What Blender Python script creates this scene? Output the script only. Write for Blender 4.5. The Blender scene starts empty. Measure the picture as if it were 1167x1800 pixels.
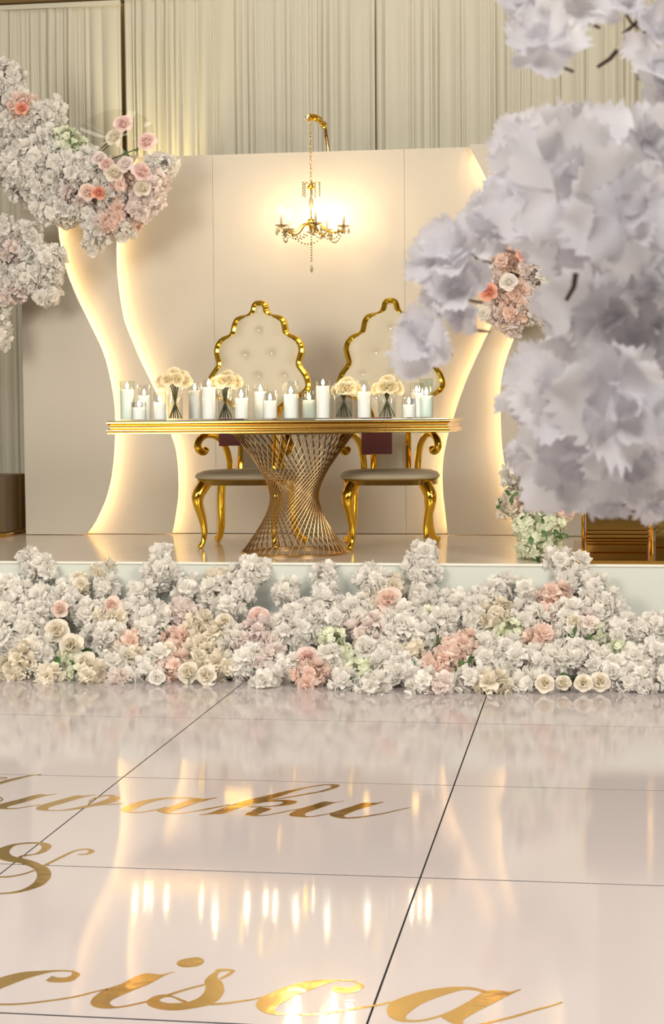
import bpy, math, random
import numpy as np
from mathutils import Vector, Matrix, Quaternion, noise

random.seed(7)
rng = np.random.default_rng(7)
scene = bpy.context.scene
C = scene.collection
PI = math.pi

# ------------------------------------------------------------------ camera
W, H, F = 1167, 1800, 3000.0
YAW, PITCH, ROLL, CAMZ = -0.1507, 0.0588, -0.0080, 1.339
_f = Vector((math.sin(YAW)*math.cos(PITCH), math.cos(YAW)*math.cos(PITCH), -math.sin(PITCH)))
_r0 = Vector((math.cos(YAW), -math.sin(YAW), 0)); _u0 = _r0.cross(_f)
_r = math.cos(ROLL)*_r0 + math.sin(ROLL)*_u0
_u = -math.sin(ROLL)*_r0 + math.cos(ROLL)*_u0
CAM = Vector((0, 0, CAMZ))
cam_data = bpy.data.cameras.new('camera')
cam = bpy.data.objects.new('camera', cam_data); C.objects.link(cam)
m = Matrix((( _r.x, _u.x, -_f.x, 0), (_r.y, _u.y, -_f.y, 0), (_r.z, _u.z, -_f.z, CAMZ), (0, 0, 0, 1)))
cam.matrix_world = m
cam_data.sensor_fit = 'HORIZONTAL'; cam_data.sensor_width = 36; cam_data.lens = F/W*36
cam_data.clip_start = 0.05; cam_data.clip_end = 100
cam_data.dof.use_dof = True; cam_data.dof.focus_distance = 9.4; cam_data.dof.aperture_fstop = 25
scene.camera = cam

# ------------------------------------------------------------------ world, lights, exposure
world = bpy.data.worlds.new('world'); scene.world = world; world.use_nodes = True
bg = world.node_tree.nodes['Background']
bg.inputs[0].default_value = (1.0, 0.96, 0.94, 1); bg.inputs[1].default_value = 0.5
scene.view_settings.view_transform = 'Standard'
scene.view_settings.look = 'None'
scene.view_settings.exposure = 0.22
scene.view_settings.gamma = 1.0
scene.view_settings.use_curve_mapping = False
def area(name, loc, size, power, col, rot=(0, 0, 0)):
    l = bpy.data.lights.new(name, 'AREA'); l.shape = 'RECTANGLE'; l.size, l.size_y = size
    l.energy = power; l.color = col
    o = bpy.data.objects.new(name, l); C.objects.link(o); o.location = loc; o.rotation_euler = rot
    return o
for i, (x, y) in enumerate([(-3.5, 6.5), (0.5, 6.5), (-3.5, 3.0), (0.5, 3.0), (3.5, 5.0)]):
    area('ceiling_fill_light', (x, y, 5.9), (1.6, 1.6), 34, (1.0, 0.95, 0.88))  # unseen fill lights added to brighten the hall and its gold
area('ceiling_fill_light', (-1.6, 9.6, 5.9), (1.2, 1.2), 40, (1.0, 0.95, 0.86))  # one more added fill light, high above the table

area('ceiling_fill_light', (-1.0, -1.2, 5.9), (2.4, 2.4), 330, (1.0, .96, .95), (.30, 0, 0))  # unseen light added near the camera to brighten the close blossoms
# unseen fill lights added well before the stage to brighten the flowers
for (x, z) in ((-4.4, 3.2), (3.0, 3.2)):
    d = Vector((-1.5, 8.5, .2)) - Vector((x, 3.2, z))
    o = area('stage_fill_light', (x, 3.2, z), (2.2, 2.2), 235, (1.0, .91, .78))
    o.rotation_mode = 'QUATERNION'; o.rotation_quaternion = d.to_track_quat('-Z', 'Y')

# ------------------------------------------------------------------ pixel -> place
def ray(px, py):
    return _f + _r*((px - W/2)/F) + _u*((H/2 - py)/F)
def onY(px, py, Y):
    d = ray(px, py); return CAM + d*(Y/d.y)
def onZ(px, py, Z):
    d = ray(px, py); return CAM + d*((Z - CAMZ)/d.z)

# ------------------------------------------------------------------ helpers
def tag(o, label=None, cat=None, group=None, kind=None):
    if label: o['label'] = label
    if cat: o['category'] = cat
    if group: o['group'] = group
    if kind: o['kind'] = kind
    return o
def empty(name, loc, label=None, cat=None, group=None, rz=0):
    o = bpy.data.objects.new(name, None); C.objects.link(o)
    o.location = loc; o.rotation_euler = (0, 0, rz); o.empty_display_size = 0.05
    return tag(o, label, cat, group)
class MB:
    def __init__(s): s.v = []; s.f = []
    def add(s, vs, fs):
        b = len(s.v); s.v += [tuple(p) for p in vs]; s.f += [tuple(b+i for i in f) for f in fs]; return s
    def box(s, a, b):
        x0, y0, z0 = a; x1, y1, z1 = b
        return s.add([(x0,y0,z0),(x1,y0,z0),(x1,y1,z0),(x0,y1,z0),(x0,y0,z1),(x1,y0,z1),(x1,y1,z1),(x0,y1,z1)],
              [(3,2,1,0),(4,5,6,7),(0,1,5,4),(1,2,6,5),(2,3,7,6),(3,0,4,7)])
    def bevbox(s, a, b, r):
        # box with chamfered edges
        x0, y0, z0 = a; x1, y1, z1 = b
        ring = lambda z, i: [(x0+i,y0+0 if False else y0+i,z),(x1-i,y0+i,z),(x1-i,y1-i,z),(x0+i,y1-i,z)]
        vs = ring(z0, r) + ring(z0+r, 0) + ring(z1-r, 0) + ring(z1, r)
        fs = [(3,2,1,0), (12,13,14,15)]
        for k in range(3):
            for j in range(4):
                a0 = k*4+j; a1 = k*4+(j+1) % 4
                fs.append((a0, a1, a1+4, a0+4))
        return s.add(vs, fs)
    def tube(s, pts, rad, n=8, cap=True, flat=None):
        pts = [Vector(p) for p in pts]; N = len(pts)
        if not hasattr(rad, '__len__'): rad = [rad]*N
        t0 = (pts[1]-pts[0]).normalized()
        ref = Vector((0,0,1)) if abs(t0.z) < .9 else Vector((1,0,0))
        nrm = (ref - t0*ref.dot(t0)).normalized()
        vs = []; fs = []
        for i, p in enumerate(pts):
            t = (pts[min(i+1,N-1)]-pts[max(i-1,0)])
            t = t.normalized() if t.length > 1e-9 else t0
            nrm = (nrm - t*nrm.dot(t))
            nrm = nrm.normalized() if nrm.length > 1e-6 else Vector((1,0,0))
            bn = t.cross(nrm)
            for k in range(n):
                a = 2*PI*k/n
                vs.append(p + nrm*(math.cos(a)*rad[i]) + bn*(math.sin(a)*rad[i]*(flat or 1)))
        for i in range(N-1):
            for k in range(n):
                k2 = (k+1) % n
                fs.append((i*n+k, i*n+k2, (i+1)*n+k2, (i+1)*n+k))
        if cap:
            fs.append(tuple(range(n-1,-1,-1))); fs.append(tuple((N-1)*n+k for k in range(n)))
        return s.add(vs, fs)
    def lathe(s, prof, n=24, c=(0,0,0), closed=False):
        vs = []; fs = []; P = len(prof)
        for r, z in prof:
            for k in range(n):
                a = 2*PI*k/n; vs.append((c[0]+r*math.cos(a), c[1]+r*math.sin(a), c[2]+z))
        for i in range(P-1):
            for k in range(n):
                k2 = (k+1) % n
                fs.append((i*n+k, i*n+k2, (i+1)*n+k2, (i+1)*n+k))
        if not closed:
            fs.append(tuple(range(n-1,-1,-1))); fs.append(tuple((P-1)*n+k for k in range(n)))
        else:
            for k in range(n):
                k2 = (k+1) % n
                fs.append(((P-1)*n+k, (P-1)*n+k2, k2, k))
        return s.add(vs, fs)
    def mesh(s, name, mat=None, smooth=True):
        me = bpy.data.meshes.new(name); me.from_pydata(s.v, [], s.f)
        if mat: me.materials.append(mat)
        if smooth:
            me.polygons.foreach_set('use_smooth', [True]*len(me.polygons))
        me.update(); return me
    def build(s, name, mat, parent=None, smooth=True, bevel=0, sharp=None):
        me = s.mesh(name, mat, smooth)
        o = bpy.data.objects.new(name, me); C.objects.link(o)
        if parent: o.parent = parent
        if smooth and sharp is not None:
            me.set_sharp_from_angle(angle=sharp)
        if bevel:
            md = o.modifiers.new('bevel', 'BEVEL'); md.width = bevel; md.segments = 2; md.limit_method = 'ANGLE'
        return o
def inst(name, me, parent=None, loc=(0,0,0), quat=None, scale=1.0):
    o = bpy.data.objects.new(name, me); C.objects.link(o)
    if parent: o.parent = parent
    o.location = loc
    if quat is not None:
        o.rotation_mode = 'QUATERNION'; o.rotation_quaternion = quat
    o.scale = (scale,)*3 if not hasattr(scale, '__len__') else scale
    return o
def catmull(pts, sub=6):
    P = [np.array(p, float) for p in pts]; out = []
    P = [2*P[0]-P[1]] + P + [2*P[-1]-P[-2]]
    for i in range(1, len(P)-2):
        for k in range(sub):
            t = k/sub
            out.append(.5*((2*P[i]) + (-P[i-1]+P[i+1])*t + (2*P[i-1]-5*P[i]+4*P[i+1]-P[i+2])*t*t + (-P[i-1]+3*P[i]-3*P[i+1]+P[i+2])*t**3))
    out.append(P[-2]); return out
def up_quat(d, spin=0.0):
    return Vector(d).normalized().to_track_quat('Z', 'Y') @ Quaternion((0,0,1), spin)

# ------------------------------------------------------------------ materials
def mat(name, col, rough=.5, metal=0, spec=.5, noise_amt=0, noise_scale=20, bump=0, bump_scale=50, **kw):
    m = bpy.data.materials.new(name); m.use_nodes = True
    nt = m.node_tree; b = nt.nodes['Principled BSDF']
    b.inputs['Base Color'].default_value = (*col, 1)
    b.inputs['Roughness'].default_value = rough; b.inputs['Metallic'].default_value = metal
    b.inputs['Specular IOR Level'].default_value = spec
    tc = nt.nodes.new('ShaderNodeTexCoord')
    if noise_amt:
        n = nt.nodes.new('ShaderNodeTexNoise'); n.inputs['Scale'].default_value = noise_scale; n.inputs['Detail'].default_value = 4
        nt.links.new(tc.outputs['Object'], n.inputs['Vector'])
        mx = nt.nodes.new('ShaderNodeMix'); mx.data_type = 'RGBA'
        lo = [max(0, c*(1-noise_amt)) for c in col]; hi = [min(1, c*(1+noise_amt)) for c in col]
        mx.inputs[6].default_value = (*lo, 1); mx.inputs[7].default_value = (*hi, 1)
        nt.links.new(n.outputs['Fac'], mx.inputs[0]); nt.links.new(mx.outputs[2], b.inputs['Base Color'])
    if bump:
        n = nt.nodes.new('ShaderNodeTexNoise'); n.inputs['Scale'].default_value = bump_scale; n.inputs['Detail'].default_value = 3
        nt.links.new(tc.outputs['Object'], n.inputs['Vector'])
        bp = nt.nodes.new('ShaderNodeBump'); bp.inputs['Strength'].default_value = bump; bp.inputs['Distance'].default_value = .01
        nt.links.new(n.outputs['Fac'], bp.inputs['Height']); nt.links.new(bp.outputs[0], b.inputs['Normal'])
    for k, v in kw.items():
        b.inputs[k].default_value = v
    return m
def petal_mat(name, col, trans=.35, var=.06):
    m = bpy.data.materials.new(name); m.use_nodes = True
    nt = m.node_tree; nt.nodes.remove(nt.nodes['Principled BSDF']); out = nt.nodes['Material Output']
    d = nt.nodes.new('ShaderNodeBsdfDiffuse'); t = nt.nodes.new('ShaderNodeBsdfTranslucent')
    ms = nt.nodes.new('ShaderNodeMixShader'); ms.inputs[0].default_value = trans
    oi = nt.nodes.new('ShaderNodeObjectInfo'); hs = nt.nodes.new('ShaderNodeHueSaturation')
    mr = nt.nodes.new('ShaderNodeMapRange'); mr.inputs['To Min'].default_value = 1-var; mr.inputs['To Max'].default_value = 1+var*.4
    nt.links.new(oi.outputs['Random'], mr.inputs['Value']); nt.links.new(mr.outputs[0], hs.inputs['Value'])
    hs.inputs['Color'].default_value = (*col, 1)
    nt.links.new(hs.outputs[0], d.inputs['Color']); nt.links.new(hs.outputs[0], t.inputs['Color'])
    nt.links.new(d.outputs[0], ms.inputs[1]); nt.links.new(t.outputs[0], ms.inputs[2]); nt.links.new(ms.outputs[0], out.inputs['Surface'])
    return m
def emit_mat(name, col, strength):
    m = bpy.data.materials.new(name); m.use_nodes = True
    nt = m.node_tree; nt.nodes.remove(nt.nodes['Principled BSDF']); out = nt.nodes['Material Output']
    e = nt.nodes.new('ShaderNodeEmission'); e.inputs[0].default_value = (*col, 1); e.inputs[1].default_value = strength
    nt.links.new(e.outputs[0], out.inputs['Surface']); return m
def thin_glass(name, tint, refl=.9):
    m = bpy.data.materials.new(name); m.use_nodes = True
    nt = m.node_tree; nt.nodes.remove(nt.nodes['Principled BSDF']); out = nt.nodes['Material Output']
    t = nt.nodes.new('ShaderNodeBsdfTransparent'); t.inputs[0].default_value = (*tint, 1)
    g = nt.nodes.new('ShaderNodeBsdfGlossy'); g.inputs['Roughness'].default_value = .03; g.inputs[0].default_value = (refl, refl, refl, 1)
    lw = nt.nodes.new('ShaderNodeLayerWeight'); lw.inputs[0].default_value = .5
    pw = nt.nodes.new('ShaderNodeMath'); pw.operation = 'POWER'; pw.inputs[1].default_value = 4.0
    fr = nt.nodes.new('ShaderNodeMath'); fr.operation = 'MULTIPLY_ADD'; fr.inputs[1].default_value = .85; fr.inputs[2].default_value = .05
    nt.links.new(lw.outputs['Facing'], pw.inputs[0]); nt.links.new(pw.outputs[0], fr.inputs[0])
    ms = nt.nodes.new('ShaderNodeMixShader')
    nt.links.new(fr.outputs[0], ms.inputs[0]); nt.links.new(t.outputs[0], ms.inputs[1]); nt.links.new(g.outputs[0], ms.inputs[2])
    nt.links.new(ms.outputs[0], out.inputs['Surface']); return m

M = {}
M['tile'] = mat('floor_gloss_white', (.43, .395, .40), rough=.055, spec=.5, noise_amt=.03, noise_scale=2.5)
# fine brushed relief on the dance floor, stretched across
_nt = M['tile'].node_tree; _b = _nt.nodes['Principled BSDF']
_tc = _nt.nodes.new('ShaderNodeTexCoord'); _mp = _nt.nodes.new('ShaderNodeMapping'); _mp.inputs['Scale'].default_value = (12, 160, 12)
_n = _nt.nodes.new('ShaderNodeTexNoise'); _n.inputs['Scale'].default_value = 1.0; _n.inputs['Detail'].default_value = 2
_bp = _nt.nodes.new('ShaderNodeBump'); _bp.inputs['Strength'].default_value = .018; _bp.inputs['Distance'].default_value = .004
_nt.links.new(_tc.outputs['Object'], _mp.inputs[0]); _nt.links.new(_mp.outputs[0], _n.inputs['Vector'])
_nt.links.new(_n.outputs['Fac'], _bp.inputs['Height']); _nt.links.new(_bp.outputs[0], _b.inputs['Normal'])
M['joint'] = mat('floor_joint_grey', (.10, .095, .09), rough=.6)
M['stage_top'] = mat('stage_laminate', (.56, .49, .40), rough=.16, spec=.5, noise_amt=.04, noise_scale=6, bump=.04, bump_scale=12)
M['stage_face'] = mat('stage_skirt_grey_green', (.56, .60, .555), rough=.45, noise_amt=.02, noise_scale=3)
M['stage_edge'] = mat('stage_edge_white', (.70, .70, .64), rough=.3)
M['panel'] = mat('backdrop_panel_white', (.485, .45, .385), rough=.6, noise_amt=.015, noise_scale=90, bump=.05, bump_scale=250)
M['led'] = emit_mat('led_warm', (1.0, .66, .30), 62)
M['gold'] = mat('gold_mirror', (.93, .60, .06), rough=.09, metal=1)
M['gold_soft'] = mat('gold_satin', (.66, .42, .11), rough=.13, metal=1)
M['rod'] = mat('rod_bronze_gold', (.62, .42, .20), rough=.25, metal=1)
M['foil'] = mat('gold_foil_vinyl', (.80, .55, .16), rough=.10, metal=1, bump=.10, bump_scale=14)
M['leather'] = mat('cream_leatherette', (.45, .395, .285), rough=.42, bump=.06, bump_scale=300)
M['crystal'] = mat('crystal_button', (.9, .9, .9), rough=.05, metal=.85)
M['mirror_top'] = mat('table_mirror_glass', (.35, .42, .40), rough=.03, metal=.7)
M['glass'] = thin_glass('clear_glass', (.982, .99, .987))
M['glass_g'] = thin_glass('green_tint_glass', (.94, .978, .965))
M['water'] = thin_glass('water', (.965, .975, .965))
M['wax'] = mat('white_wax', (.86, .88, .87), rough=.45, **{'Subsurface Weight': .35, 'Subsurface Scale': .03, 'Subsurface Radius': (1, .7, .5)})
M['wick'] = mat('wick', (.03, .025, .02), rough=.9)
M['flame'] = emit_mat('flame', (1.0, .72, .38), 75)
M['bulb'] = emit_mat('bulb', (1.0, .74, .42), 240)
M['sleeve'] = mat('candle_sleeve', (.42, .34, .28), rough=.5)
M['crystal_clear'] = thin_glass('crystal_clear', (.62, .58, .48), 1.0)
M['white'] = petal_mat('petal_white', (.95, .935, .90), .45, .04)
M['cream'] = petal_mat('petal_cream', (.92, .87, .76), .38)
M['cream_warm'] = petal_mat('petal_warm_cream', (.93, .85, .64), .40)
M['peach'] = petal_mat('petal_peach', (.955, .81, .735), .42, .05)
M['pink'] = petal_mat('petal_blush_pink', (.94, .77, .73), .36, .05)
M['blush'] = petal_mat('petal_pale_blush', (.93, .86, .83), .42, .05)
M['coral'] = petal_mat('petal_coral', (.90, .50, .38), .36, .06)
M['green_h'] = petal_mat('petal_pale_green', (.87, .90, .74), .42, .06)
M['big_white'] = petal_mat('petal_cool_white', (.885, .875, .90), .5, .03)
M['leaf'] = mat('leaf_green', (.06, .13, .035), rough=.5, noise_amt=.35, noise_scale=30)
M['stem'] = mat('stem_dark', (.07, .075, .03), rough=.7)
M['twig'] = mat('twig_brown', (.10, .055, .045), rough=.8)
M['drape'] = petal_mat('drape_voile', (.72, .70, .585), .30, .02)
M['gap'] = mat('backing_brown', (.20, .13, .05), rough=.9)
M['wall'] = mat('room_wall_beige', (.38, .33, .25), rough=.9, noise_amt=.05, noise_scale=2)
M['wall_dark'] = mat('room_wall_brown', (.26, .20, .14), rough=.9, noise_amt=.05, noise_scale=2)
M['ceiling'] = mat('room_ceiling', (.42, .36, .28), rough=.9, noise_amt=.04, noise_scale=2)
M['mauve'] = mat('mauve_linen', (.40, .16, .17), rough=.85, noise_amt=.1, noise_scale=200, bump=.2, bump_scale=400)
M['plinth'] = mat('plinth_gold_acrylic', (.80, .50, .12), rough=.09, metal=1, bump=.03, bump_scale=5)
M['tulle'] = thin_glass('tulle_clear', (.93, .92, .88), .25)
M['dark_brown'] = mat('dark_wood_reflection', (.09, .055, .02), rough=.4)  # on the left plinth it stands in for dark reflections in gold

# ------------------------------------------------------------------ room shell
S = 0.54                                        # stage height
Y_EDGE = onZ(583, 990, S).y
Y_WALL = 11.0
T = 1.2192
X0, YA = -1.7027, 7.2548                        # tile grid
fl = MB().box((-8, -7, -.06), (8, 13.2, -.012)).build('floor', M['joint'], smooth=False); tag(fl, kind='structure')
fl['label'] = 'glossy white dance floor laid in large square panels'
g = .0025
gy = .0042
tile_me = MB().bevbox((g, gy, -.012), (T-g, T-gy, 0), .0006).mesh('floor_tile', M['tile'], False)
tile_me.materials.append(M['joint'])                      # panel sides coloured dark like the joints
for p in tile_me.polygons:
    if abs(p.normal.z) < .5: p.material_index = 1
for i in range(-4, 6):
    for j in range(-7, 2):
        inst('tile', tile_me, fl, (X0 + i*T, YA + j*T, 0))
def struct(name, mb, mt, label):
    o = mb.build(name, mt, smooth=False); tag(o, label, None, None, 'structure'); return o
struct('wall_back', MB().box((-8, 12.6, 0), (8, 12.8, 6)), M['wall'], 'beige back wall behind the drapes')
struct('wall_left', MB().box((-8.2, -7, 0), (-8, 12.8, 6)), M['wall'], 'beige left side wall')
struct('wall_right', MB().box((8, -7, 0), (8.2, 12.8, 6)), M['wall'], 'beige right side wall')
struct('wall_front', MB().box((-8.2, -7.2, 0), (8.2, -7, 6)), M['wall_dark'], 'brown rear wall of the hall opposite the stage')
struct('ceiling', MB().box((-8.2, -7, 6), (8.2, 12.8, 6.2)), M['ceiling'], 'plain ceiling of the hall')

# ------------------------------------------------------------------ stage
st = empty('stage', (0, Y_EDGE, 0), 'low glossy stage with grey green front behind the flower bank', 'stage')
SX0, SX1, SD = -5.2, 3.6, 3.0
MB().box((SX0, .006, 0), (SX1, .03, S-.0145)).build('stage_skirt', M['stage_face'], st, smooth=False)
MB().box((SX0, .03, 0), (SX1, SD, S-.031)).build('stage_front', M['stage_face'], st, smooth=False)
MB().bevbox((SX0, 0, S-.014), (SX1, .03, S+.001), .004).build('stage_edge_trim', M['stage_edge'], st, smooth=False)
yj = [.031, onZ(20, 956, S).y - Y_EDGE, SD]
for k in range(2):
    for (xa, xb) in ((SX0, -1.62), (-1.62, SX1)):
        MB().box((xa+.0008, yj[k]+.0012, S-.03), (xb-.0008, yj[k+1]-.0012, S)).build('deck_panel', M['stage_top'], st, smooth=False)

# ------------------------------------------------------------------ drapes
def drape(x0, x1, Y, z0, z1, seed, label, dens=1.0):
    r = np.random.default_rng(seed)
    root = empty('drape', ((x0+x1)/2, Y, z0), label, 'drape', 'white voile drapes behind the stage')
    n = int((x1-x0)/.0045); xs = np.linspace(x0, x1, n)
    # pleats of uneven spacing
    cen = []; x = x0
    while x < x1:
        w = r.choice([.022, .035, .06, .10, .16], p=[.24, .26, .22, .16, .12])*r.uniform(.8, 1.2)/dens
        cen.append((x, w, r.uniform(.35, 1.0), r.uniform(-.010, .010), r.uniform(-.5, .5))); x += w
    nz = 26; zs = np.linspace(z0, z1, nz); vs = []
    for zi, z in enumerate(zs):
        t = (z-z0)/(z1-z0)
        gather = 1 - .55*max(0, (t-.90)/.10)
        ph = np.zeros(n); d = np.zeros(n)
        for (c, w, a, sl, wob) in cen:
            cc = c + sl*(1-t)*4*w + wob*.01*math.sin(3*t+c*9)
            u = (xs-cc)/w
            msk = (u >= 0) & (u < 1)
            d[msk] = np.sin(u[msk]*PI)**1.0*a*min(w, .05)*1.0
        d = np.maximum(d, 0)*gather
        for xi in range(n):
            vs.append((xs[xi]-(x0+x1)/2, -d[xi]-.004*math.sin(5*t+xs[xi]*7), z-z0))
    fs = [(i*n+k, i*n+k+1, (i+1)*n+k+1, (i+1)*n+k) for i in range(nz-1) for k in range(n-1)]
    mb = MB(); mb.add(vs, fs); o = mb.build('cloth', M['drape'], root)
    hd = MB().box((-(x1-x0)/2, -.03, z1-z0-.012), ((x1-x0)/2, .012, z1-z0+.02)); hd.build('header', M['drape'], root, smooth=False)
    return root
YD = 11.55
xl = onY(-60, 100, YD).x; xg = onY(217, 100, YD).x
xm = onY(660, 100, YD).x; xr = onY(1240, 100, YD).x
ztop = onY(100, 12, YD).z
drape(xl-1.6, xl+.02, YD+.03, S+.005, ztop, 3, 'pale pleated voile drape at the far left edge, reaching the stage floor')
drape(xl+.02, xg-.012, YD, S+.005, ztop, 11, 'closely pleated white voile drape left of the dark gap', 1.5)
drape(xg+.012, xm, YD, S+.005, ztop+.035, 12, 'loosely pleated white voile drape behind the chandelier', 1.7)
drape(xm, xr, YD+.01, S+.005, ztop+.04, 13, 'white voile drape right of the chandelier, behind the foreground blossoms', 1.6)
rod = MB().tube([(xl-1.6, YD+.03, ztop+.02), (xr, YD+.03, ztop+.05)], .02, 10).build('drape_rod', M['dark_brown'])
tag(rod, 'dark horizontal rod carrying the tops of the voile drapes', 'curtain rod')
bk = MB().box((xl-1.6, 12.2, 0), (xr+.5, 12.24, 5.2)).build('backing_drape', M['gap'], smooth=False)
tag(bk, 'dark brown backing seen through the gap between the drapes', 'curtain')
# uplight standing on the stage floor behind the backdrop
ul = bpy.data.lights.new('uplight_lamp', 'SPOT'); ul.energy = 80; ul.color = (1.0, .78, .38); ul.spot_size = 1.0; ul.spot_blend = .9; ul.shadow_soft_size = .06
ulo = bpy.data.objects.new('uplight_lamp', ul); C.objects.link(ulo)
_p = onY(285, 215, YD); ulo.location = (_p.x, Y_WALL+.28, _p.z-.95)
ulo.rotation_mode = 'QUATERNION'; ulo.rotation_quaternion = Vector((0, -.28, -.95)).to_track_quat('Z', 'Y') if False else (Vector((_p.x, YD, _p.z))-ulo.location).to_track_quat('-Z', 'Y')

# ------------------------------------------------------------------ backdrop panels with LED edges
def wallpts(px, Y): return [onY(x, y, Y) for x, y in px]
OL = [(122,262),(112,290),(105,330),(101,372),(102,410),(113,467),(133,520),(157,570),(180,620),(193,670),(200,717),(201,760),(197,820),(187,870),(167,917),(148,942)]
ML = [(243,268),(228,300),(213,345),(206,385),(204,423),(204,467),(208,513),(217,563),(230,597),(247,637),(263,670),(284,715),(298,759),(308,793),(312,837),(312,872),(307,910),(301,940)]
MR = [(825,258),(850,306),(871,355),(884,405),(888,450),(884,500),(875,545),(862,575),(834,635),(812,688),(795,740),(786,770),(779,809),(778,853),(782,896),(787,941)]
OR = [(972,258),(985,310),(991,370),(985,410),(970,450),(950,495),(925,545),(903,595),(886,645),(879,690),(880,735),(882,779),(888,822),(899,866),(916,913),(932,943)]
ZT = onY(545, 266, Y_WALL).z; ZB = S + .004
def curved_panel(name, curve, Y, thick, xouter, side, label):
    pts = catmull([(p.x, p.z) for p in wallpts(curve, Y)], 5)
    pts = [(x, min(max(z, ZB), ZT)) for x, z in pts]
    pts[0] = (pts[0][0], ZT); pts[-1] = (pts[-1][0], ZB)
    root = empty(name, (xouter, Y, ZB), label, 'backdrop panel', 'white backdrop panels')
    n = len(pts); vs = []; fs = []
    for x, z in pts:
        vs += [(x-xouter, 0, z-ZB), (x-xouter, thick, z-ZB), (0, 0, z-ZB), (0, thick, z-ZB)]
    for i in range(n-1):
        a = 4*i; b = 4*(i+1)
        fs += [(a, b, b+2, a+2), (a+1, a+3, b+3, b+1), (a, a+1, b+1, b), (a+2, b+2, b+3, a+3)]
    fs += [(0, 2, 3, 1), (4*(n-1), 4*(n-1)+1, 4*(n-1)+3, 4*(n-1)+2)]
    mb = MB(); mb.add(vs, fs); mb.build('board', M['panel'], root, smooth=False)
    # LED tape along the rear of the edge
    ins = .022*side; led = []
    for x, z in pts:
        led.append((x-xouter+ins, thick+.004, z-ZB))
    led = [p for p in led if .01 < p[2] < ZT-ZB-.02]
    mb = MB().tube(led, .0032, 4); mb.build('led_strip', M['led'], root, smooth=False)
    return root
xL = onY(39, 600, 10.84).x; xR = onY(1052, 600, 10.84).x
YO, YM = Y_WALL-.155, Y_WALL-.078
curved_panel('backdrop_screen', OL, YO, .02, xL, -1, 'outermost left backdrop panel with one wavy backlit edge')
curved_panel('backdrop_screen', ML, YM, .02, xL+.012, -1, 'second backdrop panel from left, wavy backlit edge beside left chair')
curved_panel('backdrop_screen', MR, YM, .02, xR-.012, 1, 'wavy backlit backdrop panel just right of the table')
curved_panel('backdrop_screen', OR, YO, .02, xR, 1, 'outermost right wavy backdrop panel behind the foreground blossoms')
s1 = onY(377, 600, Y_WALL).x; s2 = onY(711, 400, Y_WALL).x
for (a, b, lb) in ((xL+.02, s1, 'flat centre backdrop panel left of the seam by the left chair'), (s1, s2, 'flat middle backdrop panel behind the chandelier and the chairs'), (s2, xR-.02, 'flat centre backdrop panel right of the seam by the right chair')):
    o = MB().box((a+.0008, Y_WALL, ZB), (b-.0008, Y_WALL+.03, ZT-.004)).build('backdrop_screen', M['panel'], smooth=False)
    tag(o, lb, 'backdrop panel', 'white backdrop panels')

# ------------------------------------------------------------------ table
TZ = S + .757
yf, yb = 9.05, 9.95
tl = onY(188, 748, yf).x; tr = onY(790, 748, yf).x
tcx, tcy = onZ(509, 977, S).x, 9.49
tb = empty('sweetheart_table', (tcx, tcy, S), 'long mirrored gold table on a twisted rod pedestal', 'table')
def rel(p): return (p[0]-tcx, p[1]-tcy, p[2]-S)
# edge moulding: profile (outset, z below top) swept round the rectangle
prof = [(-.02, -.006), (.0, -.006), (.003, -.010), (.003, -.016), (-.004, -.019), (-.010, -.026), (-.013, -.036), (-.010, -.044), (-.004, -.048), (.002, -.050), (.004, -.056), (.002, -.062), (-.003, -.064), (-.001, -.068), (-.001, -.073), (-.03, -.073)]
mb = MB(); P = len(prof)
corners = [(tl, yf, -1, -1), (tr, yf, 1, -1), (tr, yb, 1, 1), (tl, yb, -1, 1)]
vs = []
for (x, y, sx, sy) in corners:
    for (o, dz) in prof: vs.append(rel((x+sx*o, y+sy*o, TZ+dz)))
sides = [(0, 1), (1, 2), (2, 3), (3, 0)]
for a, b in sides:
    mm = MB(); pa = vs[a*P:(a+1)*P]; pb = vs[b*P:(b+1)*P]
    mm.add(pa+pb, [(k, P+k, P+k+1, k+1) for k in range(P-1)])
    mm.build('edge_moulding', M['gold_soft'], tb, smooth=True, sharp=.9)
MB().box(rel((tl+.02, yf+.02, TZ-.072)), rel((tr-.02, yb-.02, TZ-.007))).build('top_core', M['dark_brown'], tb, smooth=False)
MB().bevbox(rel((tl-.001, yf-.001, TZ-.006)), rel((tr+.001, yb+.001, TZ)), .0015).build('mirror_top', M['mirror_top'], tb, smooth=False)
zb0, zt0 = .014, .685; Rb, Rt, tw, NR = .296, .345, math.radians(129), 46
rodme = []
for k in range(NR):
    a0 = 2*PI*k/NR; a1 = a0 + tw
    p0 = Vector((Rb*math.cos(a0), Rb*math.sin(a0), zb0)); p1 = Vector((Rt*math.cos(a1), Rt*math.sin(a1), zt0))
    MB().tube([p0, p1], .0036, 6).build('rod', M['rod'], tb)
MB().lathe([(Rb-.03, .0), (Rb+.012, .0), (Rb+.012, .012), (Rb+.004, .016), (Rb-.03, .014)], 48, closed=True).build('base_ring', M['rod'], tb, sharp=.6)
MB().lathe([(Rt-.02, .675), (Rt+.012, .675), (Rt+.012, .684), (Rt-.02, .684)], 48, closed=True).build('top_ring', M['rod'], tb, sharp=.6)

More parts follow.
